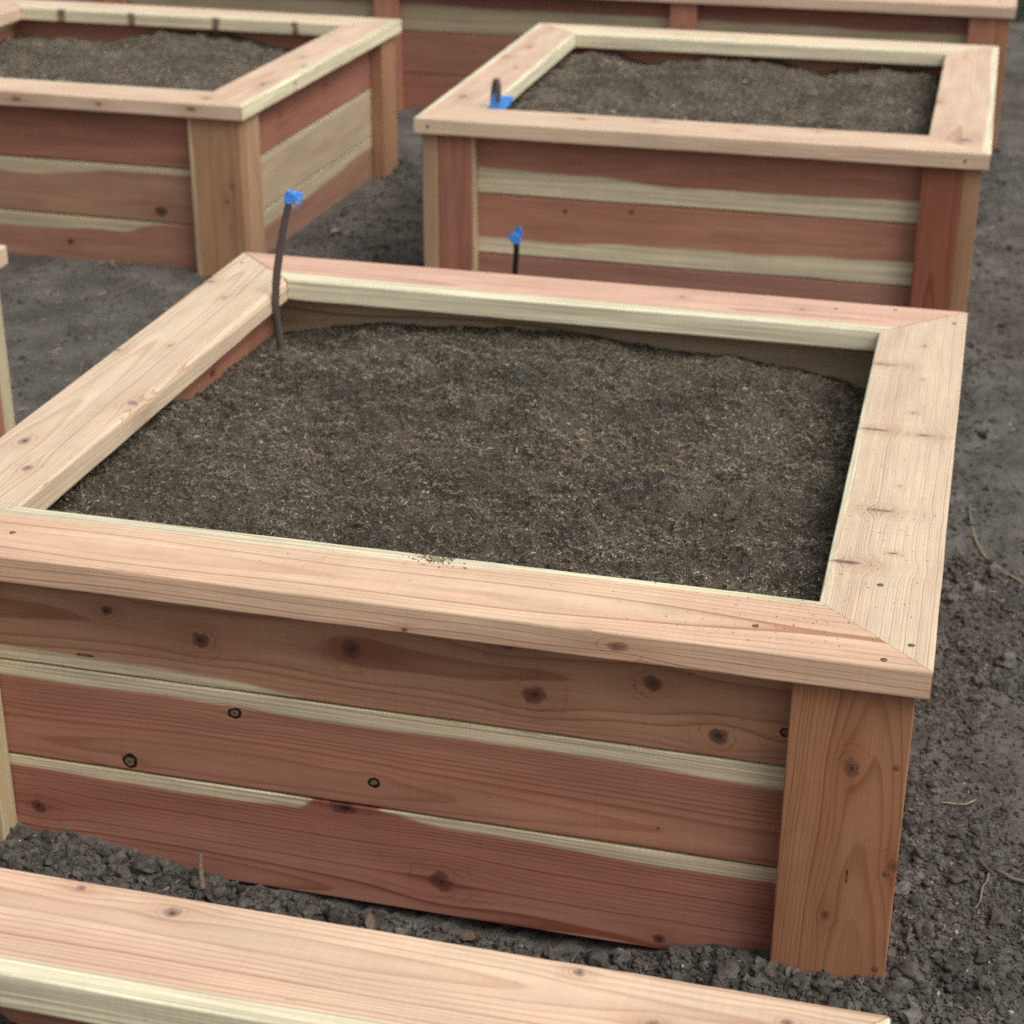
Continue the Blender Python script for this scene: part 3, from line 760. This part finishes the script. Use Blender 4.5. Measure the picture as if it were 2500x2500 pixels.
# ------------------------------------------------------------------ ground
GM = soil_mat('packed_earth', (.058, .053, .046), (.108, .100, .087), (.158, .147, .129), .8)
def hg(x, y):
    r = np.sqrt((x + .6) ** 2 + (y - 1.5) ** 2)
    fade = np.clip(1 - (r - 5) / 4, 0, 1)
    big = fbm(x, y, 1.7, 3, 100) * .030 * fade
    # loose earth banked along the planters' feet
    def bank(x0, x1, y0, y1, h, w):
        dx = np.maximum(np.maximum(x0 - x, x - x1), 0); dy = np.maximum(np.maximum(y0 - y, y - y1), 0)
        return h * np.exp(-(dx * dx + dy * dy) / (w * w))
    prof = np.interp(x, [-1.6, -1.33, -1.19, -1.065, -.97, -.874, -.7, -.5, -.4, -.33, -.26, -.16, -.02], [-.005, .012, .004, -.004, -.020, -.036, -.046, -.058, -.058, -.043, -.021, -.004, .002])
    big = big * np.clip(1 - np.exp(-(y ** 2) / .02), .15, 1) + prof * np.clip((.35 - y) / .2, 0, 1)
    loose = np.exp(-np.maximum(x - .02, 0) / .10)
    front = ((x < .12) & (y < .1)).astype(float)
    loose = np.maximum(loose * (x > -.1), front)
    loose = np.maximum(loose, .6)
    ru = fbm(x, y, 24, 3, 110, .55) * .022 + fbm(x, y, 85, 3, 120, .6) * .010
    ru = ru - np.abs(fbm(x, y, 48, 2, 130)) * .012
    return big + ru * loose * fade - .004 - .006 * np.clip((y - 1.5), 0, 1)

def axis(segs):
    out = [segs[0][0]]
    for a, b, d in segs:
        n = max(1, int(round((b - a) / d))); out += list(np.linspace(a, b, n + 1)[1:])
    return np.array(out)
gx = axis([(-60, -12, 6), (-12, -4, .5), (-4, -1.5, .03), (-1.5, .22, .0045), (.22, .8, .02), (.8, 4, .2), (4, 60, 5)])
gy = axis([(-60, -6, 6), (-6, -.7, .2), (-.7, .9, .0045), (.9, 2.4, .012), (2.4, 5, .03), (5, 9, .08), (9, 14, .5), (14, 120, 8)])
GX, GY = np.meshgrid(gx, gy, indexing='ij')
GZ = hg(GX, GY)
V = np.stack([GX, GY, GZ], -1).reshape(-1, 3)
idx = np.arange(len(V)).reshape(GX.shape)
Q = np.stack([idx[:-1, :-1], idx[1:, :-1], idx[1:, 1:], idx[:-1, 1:]], -1).reshape(-1, 4)
ground = npmesh('ground', V, [Q], GM, None, None, None, True)
tag(ground, 'dark bare earth between the planters', kind='structure')

# concrete path behind, just seen at the top right corner
PM = soil_mat('pale_concrete', (.34, .37, .37), (.38, .41, .41), (.42, .45, .45), .4)
pv = np.array([(-12, 7.55, .05), (14, 7.55, .05), (14, 16, .05), (-12, 16, .05), (-12, 7.55, -.1), (14, 7.55, -.1), (14, 16, -.1), (-12, 16, -.1)], float)
path = npmesh('path', pv, [np.array([[0, 1, 2, 3], [4, 5, 1, 0], [5, 6, 2, 1], [6, 7, 3, 2], [7, 4, 0, 3]])], PM)
tag(path, 'pale grey path behind the garden', kind='structure')

# icosphere templates for clods
def ico(sub):
    t = (1 + 5 ** .5) / 2
    v = [(-1, t, 0), (1, t, 0), (-1, -t, 0), (1, -t, 0), (0, -1, t), (0, 1, t), (0, -1, -t), (0, 1, -t), (t, 0, -1), (t, 0, 1), (-t, 0, -1), (-t, 0, 1)]
    f = [(0, 11, 5), (0, 5, 1), (0, 1, 7), (0, 7, 10), (0, 10, 11), (1, 5, 9), (5, 11, 4), (11, 10, 2), (10, 7, 6), (7, 1, 8), (3, 9, 4), (3, 4, 2), (3, 2, 6), (3, 6, 8), (3, 8, 9),
         (4, 9, 5), (2, 4, 11), (6, 2, 10), (8, 6, 7), (9, 8, 1)]
    v = [np.array(p) / np.linalg.norm(p) for p in v]
    for _ in range(sub):
        c = {}; nf = []
        def mid(a, b):
            k = (min(a, b), max(a, b))
            if k not in c:
                p = v[a] + v[b]; v.append(p / np.linalg.norm(p)); c[k] = len(v) - 1
            return c[k]
        for a, b, d in f:
            ab, bd, da = mid(a, b), mid(b, d), mid(d, a)
            nf += [(a, ab, da), (b, bd, ab), (d, da, bd), (ab, bd, da)]
        f = nf
    return np.array(v), np.array(f)
I0, I1, I2 = ico(0), ico(1), ico(3)
def lumpy(base, amp, rg):
    v, f = base
    d = rg.normal(size=(5, 3)); d /= np.linalg.norm(d, axis=1)[:, None]
    r = np.ones(len(v))
    for k in range(5):
        r += amp * np.sin(v @ d[k] * (2 + k) + rg.random() * 6) * .35
    r += rg.normal(0, amp * (.22 if len(v) < 200 else .07), len(v))
    if len(v) > 200:
        for k in range(14):
            q = rg.normal(size=3); q /= np.linalg.norm(q)
            r += rg.uniform(-.10, .16) * np.exp(-(1 - v @ q) * rg.uniform(8, 30))
    # knock facets off
    for k in range(3):
        n = rg.normal(size=3); n /= np.linalg.norm(n)
        s = v @ n; r = np.where(s > .72, r * .72 / np.maximum(s, .72) * 1.03, r)
    return v * r[:, None] * np.array([1, rg.uniform(.7, 1), rg.uniform(.55, .85)]), f

def scatter_clods(sets, seed):
    rg = np.random.default_rng(seed)
    VS, FS, RS = [], [], []; off = 0
    for (x, y, rad, base, amp) in sets:
        n = len(x); NV = 10
        temps = [lumpy(base, amp, rg) for _ in range(NV)]
        which = rg.integers(0, NV, n)
        ang = rg.uniform(0, 6.283, n); til = rg.normal(0, .5, n)
        for t in range(NV):
            m = which == t
            if not m.any(): continue
            v, f = temps[t]; k = m.sum()
            c, s = np.cos(ang[m])[:, None], np.sin(ang[m])[:, None]
            ct, st = np.cos(til[m])[:, None], np.sin(til[m])[:, None]
            X = v[None, :, 0]; Y = v[None, :, 1] * ct - v[None, :, 2] * st; Z = v[None, :, 1] * st + v[None, :, 2] * ct
            P = np.stack([X * c - Y * s, X * s + Y * c, Z], -1) * rad[m][:, None, None]
            z = hg(x[m], y[m]) + rad[m] * .42
            P += np.stack([x[m], y[m], z], -1)[:, None, :]
            VS.append(P.reshape(-1, 3))
            FS.append((f[None] + (np.arange(k) * len(v))[:, None, None] + off).reshape(-1, 3))
            rr = np.clip(rg.normal(.42, .23, k), 0, np.where(rad[m] > .004, .66, .85)); rr[(rg.random(k) < .012) & (rad[m] < .004)] = 1.0
            RS.append(np.repeat(rr, len(v))); off += k * len(v)
    return np.concatenate(VS), np.concatenate(FS), np.concatenate(RS)

CLM = bits_mat('earth_clod', [(0, (.060, .054, .046)), (.3, (.088, .080, .069)), (.55, (.112, .102, .089)), (.85, (.15, .137, .120)), (1, (.40, .37, .32))], .95)
def in_planter(x, y):
    r = np.zeros(len(x), bool)
    for (a, b, c, d) in ((-1.31, -.018, .052, 1.26), (-1.31, -.03, -1.9, -.61), (-1.28, 0, 2.295, 3.52), (-3.1, -1.79, 2.45, 3.66), (-3.1, -1.795, -.08, 1.19), (-3.15, .045, 4.40, 5.62)):
        r |= (x > a) & (x < b) & (y > c) & (y < d)
    return r
rg = np.random.default_rng(21)
sets = []
def region(n, x0, x1, y0, y1, rmin, rmax, base, amp, pw=2.5, keep=None):
    x = rg.uniform(x0, x1, n); y = rg.uniform(y0, y1, n)
    rad = rmin + (rmax - rmin) * rg.random(n) ** pw
    # clumps rather than an even carpet
    k = fbm(x, y, 7, 2, 300) + rg.uniform(-.25, .45, n) > 0
    if keep is not None: k &= keep(x, y)
    k &= ~in_planter(x, y)
    sets.append((x[k], y[k], rad[k], base, amp))
fr_only = lambda x, y: y < .05
region(26000, -1.4, .1, -.30, .05, .0012, .0035, I1, .5, 2.0)
region(8000, -1.4, .1, -.30, .05, .003, .0075, I1, .5)
region(1100, -1.4, .1, -.30, .045, .006, .012, I2, .45)
region(130, -1.3, .05, -.15, .03, .010, .017, I2, .5, 1.5)
# by the right side of the middle planter
decay = lambda x, y: rg.random(len(x)) < np.exp(-np.maximum(x, 0) / .12)
decay2 = lambda x, y: rg.random(len(x)) < .30 + .9 * np.exp(-np.maximum(x, 0) / .05)
region(75000, -.03, .26, -.30, 1.2, .0008, .0026, I0, .5, 2.5, decay2)
region(24000, -.03, .27, -.30, 1.2, .0020, .0052, I1, .5, 2.5, decay2)
region(800, -.03, .25, -.3, 1.3, .005, .009, I1, .5, 2.5, decay)
region(90, -.02, .12, -.2, 1.2, .009, .015, I2, .45, 1.6, decay)
region(9000, -.03, .45, 1.2, 4.4, .0015, .005, I1, .5, 3, decay2)
region(260, -.03, .35, 1.2, 4.4, .006, .013, I1, .5, 2.5, decay)
# behind and to the left
region(9000, -2.6, .1, 1.25, 2.45, .0015, .0045, I1, .5, 3)
region(60, -2.5, .1, 1.3, 2.45, .006, .010, I1, .5, 2)
region(3600, -1.8, -1.28, 2.4, 4.4, .002, .007, I1, .5, 2.5)
region(110, -1.8, -1.5, 2.4, 4.3, .005, .012, I1, .5, 2)
region(1500, -1.8, -1.3, -.1, 1.3, .002, .006, I1, .5, 3)
V, F, R = scatter_clods(sets, 5)
clods = npmesh('earth_clods', V, [F], CLM, None, {'rnd': R}, None, False)
tag(clods, 'loose crumbs and clods of dark earth on the ground', 'clods', kind='stuff')

# straw and bark shreds lying on the ground
def shreds(n, regs, seed):
    rg = np.random.default_rng(seed); VS, QS, RS = [], [], []; off = 0
    for (cnt, x0, x1, y0, y1, lmax, w) in regs:
        x = rg.uniform(x0, x1, cnt); y = rg.uniform(y0, y1, cnt); k = ~in_planter(x, y); x = x[k]; y = y[k]
        m = len(x)
        hf = lambda a, b: hg(a, b) + .003
        for i in range(m):
            a = rg.uniform(0, 6.28); L = .004 + lmax * rg.random() ** 3; ww = w * rg.uniform(.5, 1.5); cu = rg.normal(0, .5)
            pts = []
            for s in np.linspace(-.5, .5, 4):
                aa = a + cu * s
                pts.append((x[i] + math.cos(aa) * L * s, y[i] + math.sin(aa) * L * s, 0))
            z = float(hg(np.array([x[i]]), np.array([y[i]]))[0]) + .003 + rg.random() * .003
            sl = rg.normal(0, .12)
            vs = []
            for j, (px, py, _) in enumerate(pts):
                tap = (.4, 1, 1, .3)[j]
                nx, ny = -math.sin(a) * ww * tap, math.cos(a) * ww * tap
                zz = z + sl * L * (j / 3 - .5)
                vs += [(px - nx, py - ny, zz), (px, py, zz + ww * .8 * tap), (px + nx, py + ny, zz)]
            VS += vs
            for j in range(3):
                o_ = off + j * 3
                QS += [(o_, o_ + 1, o_ + 4, o_ + 3), (o_ + 1, o_ + 2, o_ + 5, o_ + 4)]
            off += 12; RS += [rg.random()] * 12
    return np.array(VS), np.array(QS), np.array(RS)
V, Q, R = shreds(0, [(90, -1.3, .1, -.3, .04, .04, .0008), (420, -.03, .35, -.3, 1.4, .020, .0007), (420, -.02, .4, 1.4, 4.3, .03, .0013),
                     (900, -2.6, -.9, 1.3, 2.45, .05, .0017), (420, -1.8, -1.3, 2.4, 4.4, .03, .0015)], 9)
SHM = bits_mat('dry_shred', [(0, (.10, .08, .06)), (.4, (.17, .14, .10)), (.75, (.24, .20, .15)), (1, (.36, .33, .26))], .85)
shr = npmesh('straw_shreds', V, [Q], SHM, None, {'rnd': R}, None, False)
tag(shr, 'dry straw and bark shreds strewn over the earth', 'shreds', kind='stuff')

# crumbs of soil spilled on the middle planter's rails
def crumbs():
    rg = np.random.default_rng(31); VS, FS = [], []; off = 0
    pts = []
    for _ in range(170):   # little heap at the front rail's inner edge
        pts.append((rg.normal(-.613, .016), .128 + min(.008, rg.normal(0, .007)), H + .0006, .0004 + .0012 * rg.random() ** 2))
    for _ in range(190):
        pts.append((rg.normal(-.20, .075), rg.uniform(.02, .137), H + .0004, .0003 + .0006 * rg.random() ** 3))
    for _ in range(230):
        pts.append((-rg.uniform(.01, .13), abs(rg.normal(.30, .28)) % 1.1 + .14, H - .0003, .0003 + .0007 * rg.random() ** 3))
    for _ in range(40):
        pts.append((rg.uniform(-1.2, -.2), rg.uniform(.01, .13), H + .0004, .0003 + .0008 * rg.random() ** 3))
    for x, y, z, r in pts:
        if x > -.012 or (-.145 > x and y > .139) : continue
        v, f = I0
        s = np.array([rg.uniform(.7, 2.2), rg.uniform(.6, 1), .6]); a = rg.uniform(0, 6.28)
        w = v * s * r
        w = np.stack([w[:, 0] * math.cos(a) - w[:, 1] * math.sin(a), w[:, 0] * math.sin(a) + w[:, 1] * math.cos(a), w[:, 2]], -1) + (x, y, z)
        VS.append(w); FS.append(f + off); off += len(v)
    V = np.concatenate(VS); F = np.concatenate(FS)
    return V, F
V, F = crumbs()
cr = npmesh('soil_crumbs', V, [F], bits_mat('crumb', [(0, (.12, .095, .06)), (1, (.2, .17, .1))]), None, {'rnd': np.repeat(RNG.random(len(V) // 12), 12)}, None, False)
tag(cr, 'fine soil crumbs and sawdust spilled on the rails of the middle planter', 'crumbs', kind='stuff')

# ------------------------------------------------------------------ tubes
def tube(name, pts, rad, mat, parent=None, seg=10, flat=1.0, side=(1, 0, 0), close=True, sub=5, origin=None):
    P = np.array(pts, float); R = np.array(rad if hasattr(rad, '__len__') else [rad] * len(P), float)
    # catmull-rom
    PP = np.vstack([2 * P[0] - P[1], P, 2 * P[-1] - P[-2]]); out = []; ro = []
    for i in range(1, len(PP) - 2):
        for t in np.linspace(0, 1, sub, endpoint=False):
            a, b, c, d = PP[i - 1], PP[i], PP[i + 1], PP[i + 2]
            out.append(.5 * ((2 * b) + (-a + c) * t + (2 * a - 5 * b + 4 * c - d) * t * t + (-a + 3 * b - 3 * c + d) * t ** 3))
            ro.append(R[i - 1] * (1 - t) + R[min(i, len(R) - 1)] * t)
    out.append(P[-1]); ro.append(R[-1])
    out = np.array(out); n = len(out); vs = []
    sd = np.array(side, float)
    for i in range(n):
        tg = out[min(i + 1, n - 1)] - out[max(i - 1, 0)]; tg /= np.linalg.norm(tg)
        u = sd - tg * sd.dot(tg); u /= np.linalg.norm(u); w = np.cross(tg, u)
        for k in range(seg):
            a = 2 * math.pi * k / seg
            vs.append(out[i] + u * math.cos(a) * ro[i] + w * math.sin(a) * ro[i] * flat)
    idx = np.arange(n * seg).reshape(n, seg); a = idx[:-1]; b = idx[1:]
    q = np.stack([a, np.roll(a, -1, 1), np.roll(b, -1, 1), b], -1).reshape(-1, 4)
    caps = np.stack([idx[0][::-1], idx[-1]])
    return npmesh(name, np.array(vs), [q, caps], mat, parent, {'rnd': np.full(len(vs), .5)}, None, True, origin=origin)

HOSE = flat_mat('drip_hose', (.095, .076, .070), .45, .4, .1, 40)
HOSEB = flat_mat('drip_hose_black', (.020, .014, .012), .4, .4, .1, 40)
TAPE = flat_mat('blue_tape', (.07, .30, .86), .5, .4, .12, 120)

def tape_wrap(parent, path, rad, seed, folds):
    """crumpled masking tape: a pinched sleeve along path and flaps (each flap: polygon points)"""
    rg = np.random.default_rng(seed)
    path = np.array(path, float); n = 9; seg = 16; vs = []
    tot = len(path) - 1
    for i in range(n):
        t = i / (n - 1) * tot; k = min(int(t), tot - 1); p = path[k] * (1 - (t - k)) + path[k + 1] * (t - k)
        tg = path[k + 1] - path[k]; tg /= np.linalg.norm(tg)
        u = np.cross(tg, (0, 1, 0)); u /= np.linalg.norm(u); w = np.cross(tg, u)
        for s in range(seg):
            a = 2 * math.pi * s / seg
            r = rad * (1 + .13 * math.sin(a * 2 + i * .5) + rg.normal(0, .04)) * (1.0 if 0 < i < n - 1 else .85)
            vs.append(p + u * math.cos(a) * r * 1.25 + w * math.sin(a) * r * .7)
    idx = np.arange(n * seg).reshape(n, seg); a = idx[:-1]; b = idx[1:]
    q = [np.stack([a, np.roll(a, -1, 1), np.roll(b, -1, 1), b], -1).reshape(-1, 4)]
    caps = [np.stack([idx[0][::-1], idx[-1]])]
    vs = [np.array(v) for v in vs]; quads = []
    for poly in folds:     # strip given as pairs of points, with thickness
        poly = np.array(poly, float); m = len(poly) // 2; b0 = len(vs)
        for k in range(m):
            for lr in (0, 1):
                for th in (-.0007, .0007):
                    vs.append(poly[k * 2 + lr] + np.array([rg.normal(0, .0004), th, rg.normal(0, .0004)]))
        for k in range(m - 1):
            o_ = b0 + k * 4
            quads += [(o_, o_ + 2, o_ + 6, o_ + 4), (o_ + 1, o_ + 5, o_ + 7, o_ + 3), (o_, o_ + 4, o_ + 5, o_ + 1), (o_ + 2, o_ + 3, o_ + 7, o_ + 6)]
        quads += [(b0, b0 + 1, b0 + 3, b0 + 2), (b0 + m * 4 - 4, b0 + m * 4 - 2, b0 + m * 4 - 1, b0 + m * 4 - 3)]
    if quads: q.append(np.array(quads))
    return npmesh('tape', np.array(vs), q + caps, TAPE, parent)

# hose standing in the back left corner of the middle planter
r1 = empty('drip_hose', (-1.18, 1.10, H - .12)); tag(r1, 'tall leaning brown hose with blue tape on its tip, inside the middle planter', 'hose', 'taped drip hoses')
yh = 1.063
def hz(x, z, y=yh): return (x, y, H + z)
tube('hose', [hz(-1.172, -.14), hz(-1.177, -.078), hz(-1.1805, -.034), hz(-1.177, .022), hz(-1.167, .080), hz(-1.154, .138), hz(-1.144, .172)],
     [.0068, .0068, .0072, .0075, .0072, .0066, .0062], HOSE, r1, 12, .45)
tape_wrap(r1, [hz(-1.146, .164), hz(-1.141, .186)], .0076, 3,
          [[hz(-1.138, .186), hz(-1.137, .173), hz(-1.122, .184, yh + .004), hz(-1.126, .168), hz(-1.126, .163, yh + .003), hz(-1.135, .148, yh + .002)]])
# hose between the middle and the upper right planter
r2 = empty('drip_hose', (-.955, 1.9, 0)); tag(r2, 'thin black upright hose with blue taped tip, behind the far rail of the middle planter', 'hose', 'taped drip hoses')
tube('hose', [(-.955, 1.9, -.05), (-.957, 1.9, .12), (-.957, 1.9, .22), (-.953, 1.9, .295), (-.955, 1.9, .322)], [.0062] * 5, HOSEB, r2, 12, .6)
tape_wrap(r2, [(-.956, 1.9, .312), (-.952, 1.9, .333)], .0080, 5,
          [[(-.958, 1.899, .345), (-.948, 1.897, .325), (-.945, 1.896, .352), (-.937, 1.895, .335)], [(-.955, 1.896, .335), (-.958, 1.896, .318), (-.970, 1.895, .33), (-.968, 1.896, .32)]])
# folded hose in the near left corner of the upper right planter
r3 = empty('drip_hose', (-1.14, 2.43, CZ - .08)); tag(r3, 'folded hose bound with blue tape, in the near corner of the upper right planter', 'hose', 'taped drip hoses')
y3 = 2.432
def h3(x, z, y=y3): return (x, y, H + z)
tube('hose', [h3(-1.150, -.06, y3 + .01), h3(-1.147, .02, y3 + .006), h3(-1.146, .063, y3 + .004), h3(-1.141, .092, y3), h3(-1.134, .101, y3 - .006), h3(-1.129, .090, y3 - .012), h3(-1.129, .062, y3 - .012), h3(-1.132, .035, y3 - .006)],
     [.0068, .0068, .0066, .0064, .0064, .0066, .0066, .0066], HOSE, r3, 12, .6)
tape_wrap(r3, [h3(-1.138, .024, y3 - .003), h3(-1.134, .045, y3 - .004), h3(-1.131, .066, y3 - .005)], .0125, 8,
          [[h3(-1.130, .060, y3 - .012), h3(-1.134, .024, y3 - .012), h3(-1.110, .064, y3 - .008), h3(-1.118, .028, y3 - .012), h3(-1.094, .062, y3 - .004), h3(-1.102, .044, y3 - .006)]])

# ------------------------------------------------------------------ single bits of debris
def gz(x, y): return float(hg(np.array([x]), np.array([y]))[0])
def rod(name, label, cat, pts, rad, col, lift=.004, flat=.7, group=None, zs=None):
    P = [(x, y, gz(x, y) + lift + (zs[i] if zs else 0)) for i, (x, y) in enumerate(pts)]
    m = flat_mat(name + '_bark', col, .85, .15, .2, 150)
    o = tube(name, P, rad, m, None, 8, flat, (0, 0, 1) if abs(P[0][0] - P[-1][0]) < 0 else (.3, .8, .1), origin=P[0])
    tag(o, label, cat, group); return o
rod('plant_stalk', 'long curved yellow-green stalk lying on the earth at the right edge', 'stalk',
    [(.045, 1.46), (.050, 1.40), (.060, 1.32), (.078, 1.25), (.104, 1.20), (.135, 1.165), (.17, 1.14), (.21, 1.12)], [.001, .0022, .0026, .003, .003, .003, .003, .003], (.20, .185, .115))
rod('stick', 'grey stick reaching in from the right edge beside the bark chip', 'stick',
    [(.112, .279), (.124, .268), (.133, .262), (.150, .258), (.180, .250), (.22, .25)], [.0018, .0028, .0026, .003, .0034, .0036], (.15, .135, .115), .006)
rod('bark_sliver', 'dark flat bark sliver lying on the earth at lower right', 'bark', [(.088, .296), (.096, .282), (.110, .262)], [.002, .0032, .002], (.10, .075, .055), .005)
rod('dry_root', 'thin pale forked root curling on the earth below the stick', 'root', [(.103, .262), (.101, .245), (.096, .232), (.094, .212), (.088, .190)], [.0012, .0018, .0016, .0012, .0008], (.19, .17, .13), .006)
rod('straw', 'pale straight straw on the earth beside the planter post', 'straw', [(.034, .430), (.054, .427), (.068, .424), (.082, .438)], [.0010, .0013, .0013, .0009], (.30, .27, .19), .006)
rod('wood_splinter', 'brown wooden splinter leaning up from clods against the middle planter', 'splinter', [(-.905, .010), (-.913, .024), (-.920, .042)], [.0045, .004, .0018], (.16, .12, .085), .008, .5, zs=[0, .012, .030])
rod('straw', 'grey flat straw lying by the pale foreground rail', 'straw', [(-.960, -.022), (-.952, -.002), (-.942, .018)], [.0012, .0026, .0016], (.17, .155, .125), .008)
rod('dead_twig', 'thin pale twig on the earth left of the middle planter, farther one', 'twig', [(-1.99, 2.289), (-1.93, 2.31), (-1.81, 2.337)], [.002, .003, .002], (.20, .17, .14))
rod('dead_twig', 'reddish twig on the earth left of the middle planter, pointing at a planter corner', 'twig', [(-2.083, 2.13), (-2.06, 2.22), (-2.03, 2.345)], [.002, .003, .002], (.19, .14, .12))
def leaf(label, x, y, L, W, ang, col, curl=.4, stand=0.0):
    n, m = 9, 5; vs = []
    for i in range(n):
        t = i / (n - 1); w = W * math.sin(math.pi * min(1, t * .94 + .05)) ** .8
        for j in range(m):
            s = j / (m - 1) * 2 - 1
            px = (t - .5) * L; py = s * w * .5; pz = curl * W * s * s * .8 + .12 * L * math.sin(t * 3.1) + .0012 * math.sin(i * 2.1 + j)
            X = px * math.cos(stand) - pz * math.sin(stand); Z = px * math.sin(stand) + pz * math.cos(stand)
            vs.append((x + X * math.cos(ang) - py * math.sin(ang), y + X * math.sin(ang) + py * math.cos(ang), Z))
    vs = np.array(vs); z0 = gz(x, y) + .006 - vs[:, 2].min(); vs[:, 2] += z0
    th = vs.copy(); th[:, 2] += .0006
    idx = np.arange(n * m).reshape(n, m)
    q = np.stack([idx[:-1, :-1], idx[1:, :-1], idx[1:, 1:], idx[:-1, 1:]], -1).reshape(-1, 4)
    o = npmesh('dry_leaf', np.concatenate([vs, th]), [q[:, ::-1], q + n * m], flat_mat('leaf', col, .8, .2, .3, 200), None, None, None, True, origin=(x, y, z0))
    tag(o, label, 'leaf'); return o
leaf('curled brown leaf standing among clods beside the foreground rail', -.672, .016, .034, .018, 1.9, (.15, .115, .08), .5, .6)
leaf('small cupped brown leaf lying flat between clods, right of the curled one', -.545, .030, .026, .020, .3, (.13, .09, .06), .5)
leaf('pinkish dry leaf on the earth in the gap between the two upper planters', -1.713, 2.88, .035, .022, .8, (.34, .22, .18), .5)
def stone(label, x, y, r, seed, sink=.2):
    v, f = lumpy(ico(3), .30, np.random.default_rng(seed))
    z = gz(x, y) + r * (.75 - sink)
    V = v * r + np.array([x, y, z])
    o = npmesh('earth_clod', V, [f], CLM, None, {'rnd': np.full(len(V), .5)}, None, True, origin=(x, y, z - r * .5))
    tag(o, label, 'clod', 'large single clods'); return o
stone('large round grey clod against the bottom left boards of the middle planter', -.992, .022, .0165, 1)
stone('peaked clod against the bottom board near the middle of the middle planter', -.372, .032, .018, 2)
stone('flat-topped clod at the foot of the right post, on its right side', .012, .038, .017, 3)
stone('broad clod in front of the right post, at its left foot', -.205, -.002, .0135, 4)
stone('clod with a dark hollow behind it, alone on the path right of the post', .026, .120, .014, 6)
stone('clod touching the bottom of the right post, front side', -.085, -.008, .014, 7)

# low dark green plants before the path, top right corner
rg = np.random.default_rng(77)
n = 9000
x = rg.uniform(-.4, 2.2, n); y = 6.75 + .7 * rg.random(n); z = rg.random(n) ** 1.3 * (.10 + .07 * fbm(x, y, 6, 2, 9))
a = rg.uniform(0, 6.28, n); t = rg.uniform(-.9, .9, n); L = rg.uniform(.018, .045, n); W = L * .35
d = np.stack([np.cos(a) * np.cos(t), np.sin(a) * np.cos(t), np.sin(t)], -1); s = np.stack([-np.sin(a), np.cos(a), np.zeros(n)], -1)
c = np.stack([x, y, z + .01], -1)
V = np.stack([c - d * L[:, None] / 2, c + s * W[:, None] / 2, c + d * L[:, None] / 2, c - s * W[:, None] / 2], 1).reshape(-1, 3)
Q = np.arange(n * 4).reshape(-1, 4)
gr = npmesh('grass', V, [Q], bits_mat('leafy_green', [(0, (.015, .045, .022)), (.6, (.03, .085, .038)), (1, (.06, .13, .05))]), None, {'rnd': np.repeat(rg.random(n), 4)})
tag(gr, 'low dark green plants at the top right corner behind the long planter', 'grass', kind='stuff')

# ------------------------------------------------------------------ light
w = bpy.data.worlds.new('World'); scene.world = w; w.use_nodes = True
nt = NT(w.node_tree); nt.n.clear()
SUN_EL, SUN_AZ = math.radians(54), math.radians(114)     # azimuth clockwise from +y
sky = nt.n.new('ShaderNodeTexSky'); sky.sky_type = 'NISHITA'; sky.sun_disc = False
sky.sun_elevation = SUN_EL; sky.sun_rotation = SUN_AZ; sky.dust_density = 6; sky.air_density = 1.6; sky.ozone_density = 1
hsv = nt.n.new('ShaderNodeHueSaturation'); hsv.inputs['Saturation'].default_value = .22
nt.l.new(sky.outputs[0], hsv.inputs['Color'])
bg = nt.n.new('ShaderNodeBackground'); bg.inputs[1].default_value = .12
nt.l.new(hsv.outputs[0], bg.inputs[0])
wo = nt.n.new('ShaderNodeOutputWorld'); nt.l.new(bg.outputs[0], wo.inputs[0])
sl = bpy.data.lights.new('sun', 'SUN'); sl.energy = 1.4; sl.angle = math.radians(38); sl.color = (1, .965, .91)
so = bpy.data.objects.new('sun', sl); COL.objects.link(so)
dv = Vector((math.sin(SUN_AZ) * math.cos(SUN_EL), math.cos(SUN_AZ) * math.cos(SUN_EL), math.sin(SUN_EL)))
so.rotation_euler = dv.to_track_quat('Z', 'Y').to_euler(); so.location = (3, 3, 6)

# ------------------------------------------------------------------ camera
cam = bpy.data.cameras.new('camera'); co = bpy.data.objects.new('camera', cam); COL.objects.link(co)
yaw, pitch, roll = -.2459, .4351, .0054
cy, sy, cp, sp_ = math.cos(yaw), math.sin(yaw), math.cos(pitch), math.sin(pitch)
f = Vector((sy * cp, cy * cp, -sp_)); r = Vector((cy, -sy, 0)); u = r.cross(f)
r2_ = math.cos(roll) * r + math.sin(roll) * u; u2_ = -math.sin(roll) * r + math.cos(roll) * u
M3 = Matrix((r2_, u2_, -f)).transposed()
co.matrix_world = Matrix.Translation((-.0182, -1.8512, 1.0256 + H)) @ M3.to_4x4()
cam.sensor_width = 36; cam.lens = 65.18; cam.clip_end = 500; cam.clip_start = .05
cam.dof.use_dof = True; cam.dof.focus_distance = 2.03; cam.dof.aperture_fstop = 8.0
scene.camera = co
vs_ = scene.view_settings
vs_.view_transform = 'Standard'; vs_.look = 'None'; vs_.exposure = 0.17; vs_.gamma = 1
try: vs_.use_curve_mapping = False
except Exception: pass
scene.cycles.use_denoising = False
